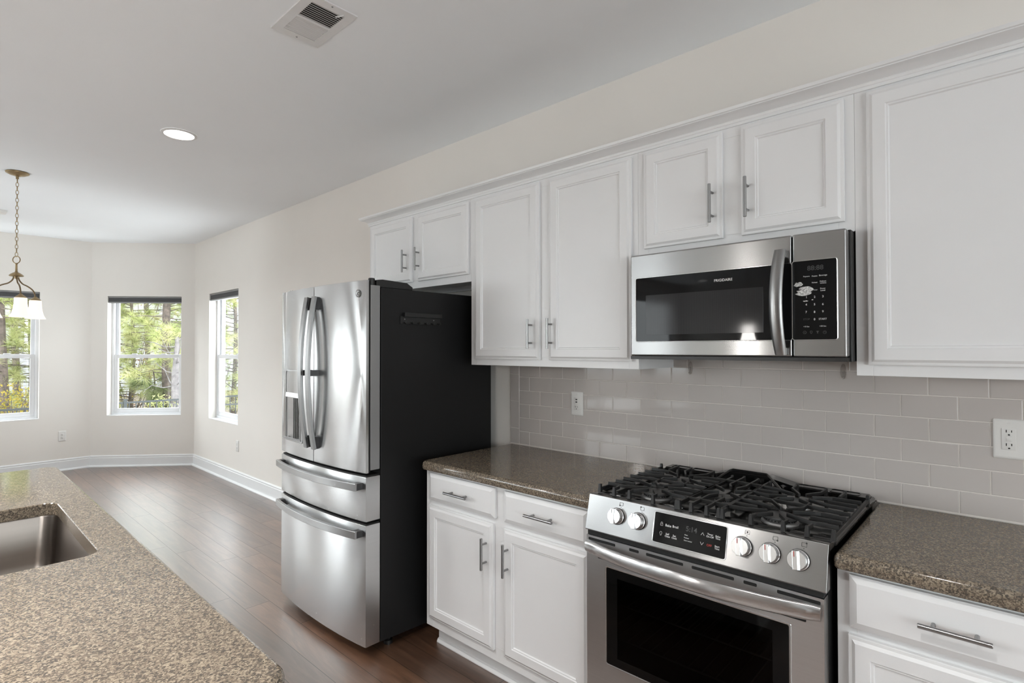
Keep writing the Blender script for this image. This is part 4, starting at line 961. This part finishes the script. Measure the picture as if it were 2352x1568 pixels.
outlet(0.0, 6.192, 0.407, 1, 'duplex', 'white outlet under the window nearest the refrigerator')
outlet(0.0, 0, 0.414, 1, 'duplex', 'white outlet low on the far wall, left of the angled window', P=lambda u, o, z: (-1.180+u, 8.415-o, z))
for y, lab in ((1.0505, 'small clear adhesive hook on the tile under the left half of the microwave'), (0.4605, 'small clear adhesive hook on the tile under the right end of the microwave')):
    t = thing('adhesive_hook', (-0.0085, y, 1.372), lab, 'hook', 'clear hooks on the tile')
    m = MB(); q = lambda s, d: [(-0.0087-d, y+0.0095*s*math.cos(2*PI*k/24), 1.372+0.0285*s*math.sin(2*PI*k/24)) for k in range(24)]
    m.loops([q(1, 0), q(1, 0.002), q(0.86, 0.003)], True, True); m.build('hook_base', M['clear'], t)
    m = MB(); m.tube([(-0.0117, y, 1.375), (-0.015, y, 1.355), (-0.020, y, 1.347), (-0.026, y, 1.352)], [0.004, 0.004, 0.004, 0.003], 10); m.build('hook_arm', M['clear'], t)

# ceiling vent
t = thing('ceiling_vent', (-1.255, 2.075, CEIL), 'white louvred air vent in the ceiling above the island', 'vent')
vx0, vx1, vy0, vy1 = -1.358, -1.152, 1.912, 2.238
m = MB(); zc = CEIL-0.0005
for (a, b, c, d) in ((vx0, vx0+0.035, vy0, vy1), (vx1-0.035, vx1, vy0, vy1), (vx0+0.035, vx1-0.035, vy0, vy0+0.042), (vx0+0.035, vx1-0.035, vy1-0.040, vy1), (vx0+0.035, vx1-0.035, 2.070, 2.083)):
    m.box(a, b, c, d, zc-0.006, zc)
m.build('vent_frame', M['ventwhite'], t)
m = MB(); m.box(vx0+0.036, vx1-0.036, vy0+0.043, 2.069, zc-0.0012, zc); m.box(vx0+0.036, vx1-0.036, 2.084, vy1-0.041, zc-0.0012, zc); m.build('vent_opening', M['ventdark'], t)
for y0_, y1_, sg in ((vy0+0.043, 2.069, 1), (2.084, vy1-0.041, -1)):
    for k in range(9):
        y = y0_+(k+0.5)*(y1_-y0_)/9; m = MB()
        m.hexa([(vx0+0.036, y-0.0008-sg*0.0045, zc-0.0057), (vx1-0.036, y-0.0008-sg*0.0045, zc-0.0057), (vx1-0.036, y+0.0004-sg*0.0045, zc-0.0057), (vx0+0.036, y+0.0004-sg*0.0045, zc-0.0057),
                (vx0+0.036, y-0.0008+sg*0.0045, zc-0.0015), (vx1-0.036, y-0.0008+sg*0.0045, zc-0.0015), (vx1-0.036, y+0.0004+sg*0.0045, zc-0.0015), (vx0+0.036, y+0.0004+sg*0.0045, zc-0.0015)])
        m.build('louvre', M['ventwhite'], t, smooth=0)
m = MB(); m.bar([(-1.20, 1.936, zc-0.011), (-1.225, 1.955, zc-0.020)], 0.006, 0.003); m.build('damper_lever', M['ventwhite'], t)
for x, y in ((-1.255, 1.925), (-1.255, 2.222)):
    m = MB(); m.lathe([(0.004, 0), (0.003, 0.002)], (x, y, zc-0.006), ax=(0,0,-1), n=12); m.build('screw', M['nickel'], t)
# smoke detector
t = thing('smoke_detector', (-1.845, 7.13, CEIL), 'small white alarm box on the ceiling at the left edge', 'smoke detector')
m = MB(); q = lambda i, z: [(x, y, z) for x, y in rrect(-1.905+i, -1.786-i, 7.06+i, 7.20-i, 0.012, 5)]
m.loops([q(0, CEIL-0.0005), q(0, CEIL-0.016), q(0.004, CEIL-0.022), q(0.010, CEIL-0.024)], True, True); m.build('detector_body', M['plate'], t)
m = MB(); m.lathe([(0.006, 0), (0.005, 0.002)], (-1.82, 7.10, CEIL-0.0242), ax=(0,0,-1), n=14); m.build('test_button', M['plate'], t)

# ================================================================== LIGHT FITTINGS
def downlight(x, y, power, label, spread=110):
    t = thing('recessed_light', (x, y, CEIL), label, 'ceiling light', 'round recessed ceiling lights')
    m = MB(); m.lathe([(0.098, -0.0005), (0.098, -0.004), (0.092, -0.008), (0.082, -0.008), (0.079, -0.003)], (x, y, CEIL), n=48, cap0=False, cap1=False); m.build('trim_ring', M['ventwhite'], t)
    m = MB(); m.lathe([(0.080, -0.0045), (0.080, -0.0015)], (x, y, CEIL), n=48); m.build('lens', M['lens'], t)
    l = bpy.data.lights.new('downlight_lamp', 'AREA'); l.shape = 'DISK'; l.size = 0.15; l.energy = power; l.spread = math.radians(spread); l.color = (1.0, 0.985, 0.965)
    o = bpy.data.objects.new('downlight_lamp', l); COL.objects.link(o); o.parent = t; o.location = (0, 0, -0.012)
downlight(-1.257, 3.780, 12, 'round lit recessed light in the ceiling between vent and hanging light')
downlight(-2.35, 2.15, 8, 'unseen recessed light above the sink, added for fill')  # unseen like the next one, added to light base cabinets and tile
downlight(-2.35, 0.35, 12, 'unseen recessed light above the near end of the island, added for fill')
downlight(-1.257, -2.3, 15, 'unseen recessed light behind the camera, added for fill')  # this and the next two are unseen, added as general fill light
downlight(-3.60, 0.95, 15, 'unseen recessed light beyond the island, added for fill')
downlight(-3.60, -1.9, 15, 'unseen recessed light at the rear of the family room, added for fill')
downlight(-8.85, 4.45, 6, 'recessed light at the far left of the family room, outside the picture')
def bell(m, c, ax, r0, r1, h):
    pr = [(r0*0.97, 0), (r0, -0.004), (r0*1.02, -h*0.30), (r0*1.13, -h*0.55), (r0*1.35, -h*0.80), (r1, -h), (r1-0.004, -h+0.001), (r0*1.30, -h*0.79), (r0*1.08, -h*0.54), (r0*0.96, -h*0.28), (r0*0.92, -0.006)]
    m.lathe([(r, z) for r, z in pr], c, ax=ax, n=36, cap0=False, cap1=True)
def chain(m, x, y, z0, z1, n):
    L = (z0-z1)/n
    for k in range(n):
        zc = z0-(k+0.5)*L; P = []
        for j in range(12):
            a = 2*PI*j/12; w = 0.0080*math.cos(a); P.append((x+(w if k % 2 else w*0.3), y+(0 if k % 2 else w), zc+L*0.62*math.sin(a)))
        m.tube(P, 0.0019, 6, closed=True)
def chandelier(cx, cy):
    t = thing('chandelier', (cx, cy, CEIL), 'antique brass hanging light with lit bell-shaped glass shades', 'chandelier')
    m = MB(); m.lathe([(0.020, -0.030), (0.024, -0.026), (0.045, -0.022), (0.068, -0.010), (0.070, -0.004), (0.066, -0.0005)], (cx, cy, CEIL), n=36); m.build('canopy', M['brass'], t)
    m = MB(); m.tube([(cx, cy, CEIL-0.028), (cx, cy, CEIL-0.052)], 0.009, 12); m.build('canopy_loop', M['brass'], t)
    m = MB(); chain(m, cx, cy, CEIL-0.050, 2.155, 20); m.build('chain', M['brass'], t)
    m = MB(); m.tube([(cx+0.026*math.cos(2*PI*k/24)*0.73, cy-0.026*math.cos(2*PI*k/24)*0.68, 2.130+0.027*math.sin(2*PI*k/24)) for k in range(24)], 0.0032, 8, closed=True); m.build('hanging_ring', M['brass'], t)
    m = MB(); m.lathe([(0.005, 2.104), (0.009, 2.100), (0.006, 2.095), (0.007, 2.045), (0.010, 2.037), (0.020, 2.032), (0.036, 2.020), (0.044, 2.010), (0.040, 2.006), (0.015, 2.002), (0.009, 1.992), (0.003, 1.985)], (cx, cy, 0), n=28); m.build('hub', M['brass'], t)
    for a in (4.8, 4.8+2*PI/3, 4.8+4*PI/3):
        d = Vector((math.cos(a), math.sin(a), 0)); R = 0.145; P0 = Vector((cx, cy, 2.004))
        pts = [P0+d*0.014, P0+d*0.023+Vector((0,0,-0.026)), P0+d*0.047+Vector((0,0,-0.050)), P0+d*0.082+Vector((0,0,-0.064)), P0+d*0.117+Vector((0,0,-0.085)), P0+d*0.137+Vector((0,0,-0.112)), P0+d*R+Vector((0,0,-0.148))]
        sm = []
        for i in range(len(pts)-1):
            p0, p1, p2, p3 = pts[max(i-1,0)], pts[i], pts[i+1], pts[min(i+2,len(pts)-1)]
            for j in range(5):
                u = j/5; sm.append(0.5*((2*p1)+(p2-p0)*u+(2*p0-5*p1+4*p2-p3)*u*u+(3*p1-p0-3*p2+p3)*u**3))
        sm.append(pts[-1])
        m = MB(); m.tube(sm, 0.0050, 10); m.build('arm', M['bronze'], t)
        e = pts[-1]; m = MB(); m.lathe([(0.008, 0.010), (0.012, 0.004), (0.022, -0.004), (0.033, -0.014), (0.0345, -0.022), (0.032, -0.022)], e, n=28); m.build('shade_holder', M['brass'], t)
        m = MB(); bell(m, e+Vector((0,0,-0.020)), (0,0,1), 0.0375, 0.064, 0.142); sh = m.build('lamp_shade', M['shadeglass'], t, smooth=60)
        m = MB(); c = e+Vector((0,0,-0.075)); m.lathe([(0.008, 0.035), (0.022, 0.012), (0.027, -0.010), (0.018, -0.030), (0.003, -0.036)], c, n=20); m.build('bulb', M['bulb'], sh)
chandelier(-1.852, 5.490)
def pendant(cx, cy, label):
    t = thing('pendant_lamp', (cx, cy, CEIL), label, 'pendant lamp', 'bell pendants over the island')
    m = MB(); m.lathe([(0.012, -0.028), (0.045, -0.020), (0.062, -0.008), (0.060, -0.0005)], (cx, cy, CEIL), n=32); m.build('canopy', M['brass'], t)
    m = MB(); chain(m, cx, cy, CEIL-0.026, 1.70, 38); m.build('chain', M['brass'], t)
    m = MB(); m.lathe([(0.006, 1.705), (0.008, 1.66), (0.028, 1.640), (0.036, 1.622), (0.034, 1.618)], (cx, cy, 0), n=24); m.build('shade_holder', M['brass'], t)
    m = MB(); bell(m, (cx, cy, 1.622), (0,0,1), 0.036, 0.060, 0.125); sh = m.build('lamp_shade', M['pendantglass'], t, smooth=60)
    m = MB(); m.lathe([(0.008, 0.03), (0.020, 0.010), (0.024, -0.008), (0.016, -0.026), (0.003, -0.032)], (cx, cy, 1.53), n=20); m.build('bulb', M['bulb'], sh)
    l = bpy.data.lights.new('pendant_light', 'SPOT'); l.spot_size = math.radians(168); l.spot_blend = 0.6; l.shadow_soft_size = 0.05; l.energy = 5; l.color = (1.0, 0.97, 0.94)
    o = bpy.data.objects.new('pendant_light', l); COL.objects.link(o); o.parent = t; o.location = (0, 0, 1.485-CEIL)
pendant(-2.45, 1.37, 'lit frosted bell pendant over the island, seen mirrored in the microwave door')
pendant(-2.45, 2.70, 'unseen second bell pendant over the island beyond the sink, added for fill')  # second pendant is added, out of view, to light the lower kitchen

# ================================================================== GARDEN SEEN THROUGH THE WINDOWS
GZ = -0.62
m = MB(); m.box(-40, 45, 8.7, 60, GZ-0.2, GZ); struct(m.build('ground', M['ground'], smooth=0))
def vrand(rn):
    while True:
        v = Vector((rn.uniform(-1,1), rn.uniform(-1,1), rn.uniform(-1,1)))
        if 0.1 < v.length < 1: return v.normalized()
def pine(x, y, h, rt, lo, spread, ntuft, seed, label, mat='needle', bark='bark', nl=0.24, lean=0.0):
    rn = random.Random(seed); t = thing('pine_tree', (x, y, GZ), label, 'tree', 'pine trees behind the garden fence')
    tr = MB(); P = []; n = 9
    for k in range(n+1):
        u = k/n; P.append(Vector((x+lean*u+0.06*math.sin(u*5+seed), y+0.06*math.cos(u*4+seed), GZ+h*u)))
    tr.tube(P, [rt*(1-0.75*k/n)+0.004 for k in range(n+1)], 10); tr.build('trunk', M[bark], t)
    br = MB(); fo = MB()
    nb = max(8, ntuft//7)
    for b in range(nb):
        z = lo+(h+GZ-0.3-lo)*(b+rn.random())/nb; u = (z-GZ)/h; c = P[min(n, int(u*n))].lerp(P[min(n, int(u*n)+1)], u*n-int(u*n)) if u < 1 else P[-1]
        a = rn.uniform(0, 2*PI); L = spread*(1-0.55*max(0, (z-lo)/(h+GZ-lo+0.01)))*rn.uniform(0.6, 1.1)
        d = Vector((math.cos(a), math.sin(a), rn.uniform(-0.15, 0.30)))
        Q = [c, c+d*L*0.4+Vector((0,0,0.03)), c+d*L*0.75, c+d*L+Vector((0,0,0.12))]
        br.tube(Q, [0.012, 0.009, 0.006, 0.003], 5)
        for k in range(7):
            s = rn.uniform(0.3, 1.05); q = c+d*L*s+vrand(rn)*0.14*L*(0.4+s*0.4)
            ax = (d.normalized()+vrand(rn)*0.9+Vector((0,0,0.35))).normalized()
            for j in range(40):
                w = (ax*0.75+vrand(rn)*0.95).normalized(); l = nl*rn.uniform(0.7, 1.15); sd = w.orthogonal().normalized()*0.0040
                tip = q+w*l+Vector((0,0,-0.10*l))
                fo.add([q-sd, q+sd, tip], [(0,1,2)])
    br.build('branches', M[bark], t); fo.build('needles', M[mat], t, smooth=0)
def bearing(px, dist):
    b = YAW+math.atan((px-W_PX/2)/F_PX); return CAM.x+dist*math.sin(b), CAM.y+dist*math.cos(b)
def shrub(x, y, w, h, n, seed, label, mat, ls=0.05, cat='shrub', z0=0.05):
    rn = random.Random(seed); t = thing('shrub', (x, y, GZ), label, cat, 'shrubs behind the garden fence')
    st = MB()
    for k in range(9):
        a = rn.uniform(0, 2*PI); st.tube([(x, y, GZ), (x+0.25*w*math.cos(a), y+0.25*w*math.sin(a), GZ+h*0.5), (x+0.42*w*math.cos(a+.3), y+0.42*w*math.sin(a+.3), GZ+h*0.9)], [0.014, 0.009, 0.004], 5)
    st.build('stems', M['bark'], t)
    lf = MB()
    for k in range(n):
        v = vrand(rn)*rn.uniform(0.45, 1.0)**0.5; c = Vector((x+v.x*w/2, y+v.y*w/2, GZ+z0+h*0.5+v.z*h*0.5)); a = vrand(rn); s = a.orthogonal().normalized(); l = ls*rn.uniform(0.6, 1.3)
        lf.add([c, c+a*l*0.5+s*l*0.28, c+a*l, c+a*l*0.5-s*l*0.28], [(0,1,2,3)])
    lf.build('leaves', M[mat], t, smooth=0)
X1, Y1 = bearing(388, 14.2); pine(X1, Y1, 6.4, 0.11, 0.9, 1.7, 460, 3, 'pine with thick brown trunk at the right of the angled window', 'needle', 'bark')
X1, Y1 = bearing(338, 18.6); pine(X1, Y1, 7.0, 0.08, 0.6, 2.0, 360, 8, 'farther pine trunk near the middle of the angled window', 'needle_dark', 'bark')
X1, Y1 = bearing(300, 15.4); pine(X1, Y1, 4.2, 0.06, 0.0, 1.5, 460, 12, 'bushy young pine with drooping needles left in the angled window', 'needle', 'bark')
X1, Y1 = bearing(350, 14.3); pine(X1, Y1, 1.7, 0.03, -0.3, 0.75, 130, 17, 'small seedling pine right behind the fence in the angled window', 'needle_dark', 'bark')
X1, Y1 = bearing(8, 15.0); pine(X1, Y1, 6.5, 0.10, 1.0, 1.8, 460, 21, 'pine with dark trunk at the left edge behind the far window', 'needle', 'bark')
X1, Y1 = bearing(66, 15.8); pine(X1, Y1, 4.6, 0.06, 0.1, 1.5, 460, 25, 'young bright green pine at the right of the far window', 'needle', 'bark')
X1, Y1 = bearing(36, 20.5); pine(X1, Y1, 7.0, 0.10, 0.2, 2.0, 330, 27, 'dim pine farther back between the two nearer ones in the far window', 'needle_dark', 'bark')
X1, Y1 = bearing(536, 14.6); pine(X1, Y1, 5.0, 0.06, 0.0, 1.6, 460, 31, 'pine glimpsed through the window nearest the refrigerator', 'needle', 'bark')
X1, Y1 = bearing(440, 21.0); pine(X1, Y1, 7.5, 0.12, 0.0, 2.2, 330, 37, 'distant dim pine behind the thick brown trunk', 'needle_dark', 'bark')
X1, Y1 = bearing(404, 13.0)
t = thing('bare_tree', (X1, Y1, GZ), 'pale grey bare trunk with leafless white branches by the fence', 'tree'); rn = random.Random(5)
m = MB(); m.tube([(X1, Y1, GZ), (X1-0.01, Y1, 0.9), (X1+0.03, Y1, 1.7)], [0.075, 0.065, 0.04], 10); m.build('trunk', M['bark_grey'], t)
m = MB()
for k in range(15):
    z = rn.uniform(0.35, 1.6); a = rn.uniform(0, 2*PI); d = Vector((math.cos(a), math.sin(a)*0.6, rn.uniform(-0.15, 0.75))); c = Vector((X1, Y1, z)); L = rn.uniform(0.4, 0.95)
    m.tube([c, c+d*L*0.4+Vector((0,0,-0.03)), c+d*L*0.75+Vector((0,0,0.03)), c+d*L+vrand(rn)*0.08], [0.013, 0.010, 0.007, 0.003], 6)
m.build('bare_branches', M['bark_grey'], t)
for px, dd, w, h, s, lab, mt in ((20, 13.0, 1.3, 1.45, 1, 'yellow-leaved shrub behind the fence in the far window', 'leaf_yellow'), (70, 13.3, 1.2, 1.35, 2, 'olive shrub with yellow tips beside the yellow-leaved one', 'leaf_yellow'),
        (292, 15.6, 1.5, 1.9, 3, 'yellowish shrub behind the young pine in the angled window', 'leaf_yellow'), (372, 12.9, 0.7, 1.15, 4, 'small green shrub by the fence under the bare branches', 'needle'),
        (520, 14.6, 1.6, 1.9, 6, 'green shrub beyond the window nearest the refrigerator', 'needle_dark')):
    X1, Y1 = bearing(px, dd); shrub(X1, Y1, w, h, 900, s, lab, mt)
X1, Y1 = bearing(288, 17.5); shrub(X1, Y1, 2.6, 5.4, 520, 9, 'tall thin shrub with reddish autumn leaves before the pale house', 'leaf_red', 0.07)
# garden fence of black metal
FY = 12.0
t = thing('garden_fence', (0, FY, GZ), 'black metal picket fence running across the garden', 'fence')
for z in (0.475, 0.305, -0.46):
    m = MB(); m.box(-4.2, 4.6, FY-0.014, FY+0.014, z-0.016, z+0.016); m.build('rail', M['fence'], t)
for k in range(5):
    x = -4.2+k*2.2; m = MB(); m.box(x-0.026, x+0.026, FY-0.026, FY+0.026, GZ, 0.53); m.box(x-0.032, x+0.032, FY-0.032, FY+0.032, 0.53, 0.545); m.build('post', M['fence'], t)
for k in range(78):
    x = -4.14+k*0.11
    m = MB(); m.box(x-0.008, x+0.008, FY-0.008, FY+0.008, -0.55, 0.47); m.build('picket', M['fence'], t)
t = thing('porch_post', (*bearing(511, 10.6), GZ), 'white porch post outside the window nearest the refrigerator', 'post'); X1, Y1 = bearing(511, 10.6)
m = MB(); m.box(X1-0.035, X1+0.035, Y1-0.035, Y1+0.035, GZ, 2.9); m.build('post_shaft', M['vinyl'], t, bevel=0.005)
m = MB(); m.box(X1-0.045, X1+0.045, Y1-0.045, Y1+0.045, GZ+0.001, GZ+0.12); m.build('post_base', M['vinyl'], t)
# neighbour's house
t = thing('neighbour_house', (0, 30, GZ), 'pale sided house showing in patches behind the pine trees', 'house')
m = MB(); m.box(-9, 12, 29, 37, GZ, 5.2); m.build('siding_wall', M['siding'], t, smooth=0)
m = MB(); m.loops([[(-9.4, 28.6, 5.2), (-9.4, 37.4, 5.2), (-9.4, 33, 8.4)], [(12.4, 28.6, 5.2), (12.4, 37.4, 5.2), (12.4, 33, 8.4)]], True, True); m.build('roof', M['shade_rail'], t, smooth=0)
for x in (-4.5, 1.0, 6.0):
    m = MB(); m.box(x-0.5, x+0.5, 28.95, 28.999, 1.2, 2.8); w = m.build('house_window', M['blackglass'], t, smooth=0)
    m = MB(); m.box(x-0.6, x-0.5, 28.94, 28.999, 1.1, 2.9); m.box(x+0.5, x+0.6, 28.94, 28.999, 1.1, 2.9); m.box(x-0.5, x+0.5, 28.94, 28.999, 2.8, 2.9); m.box(x-0.5, x+0.5, 28.94, 28.999, 1.1, 1.2); m.build('window_trim', M['vinyl'], w, smooth=0)
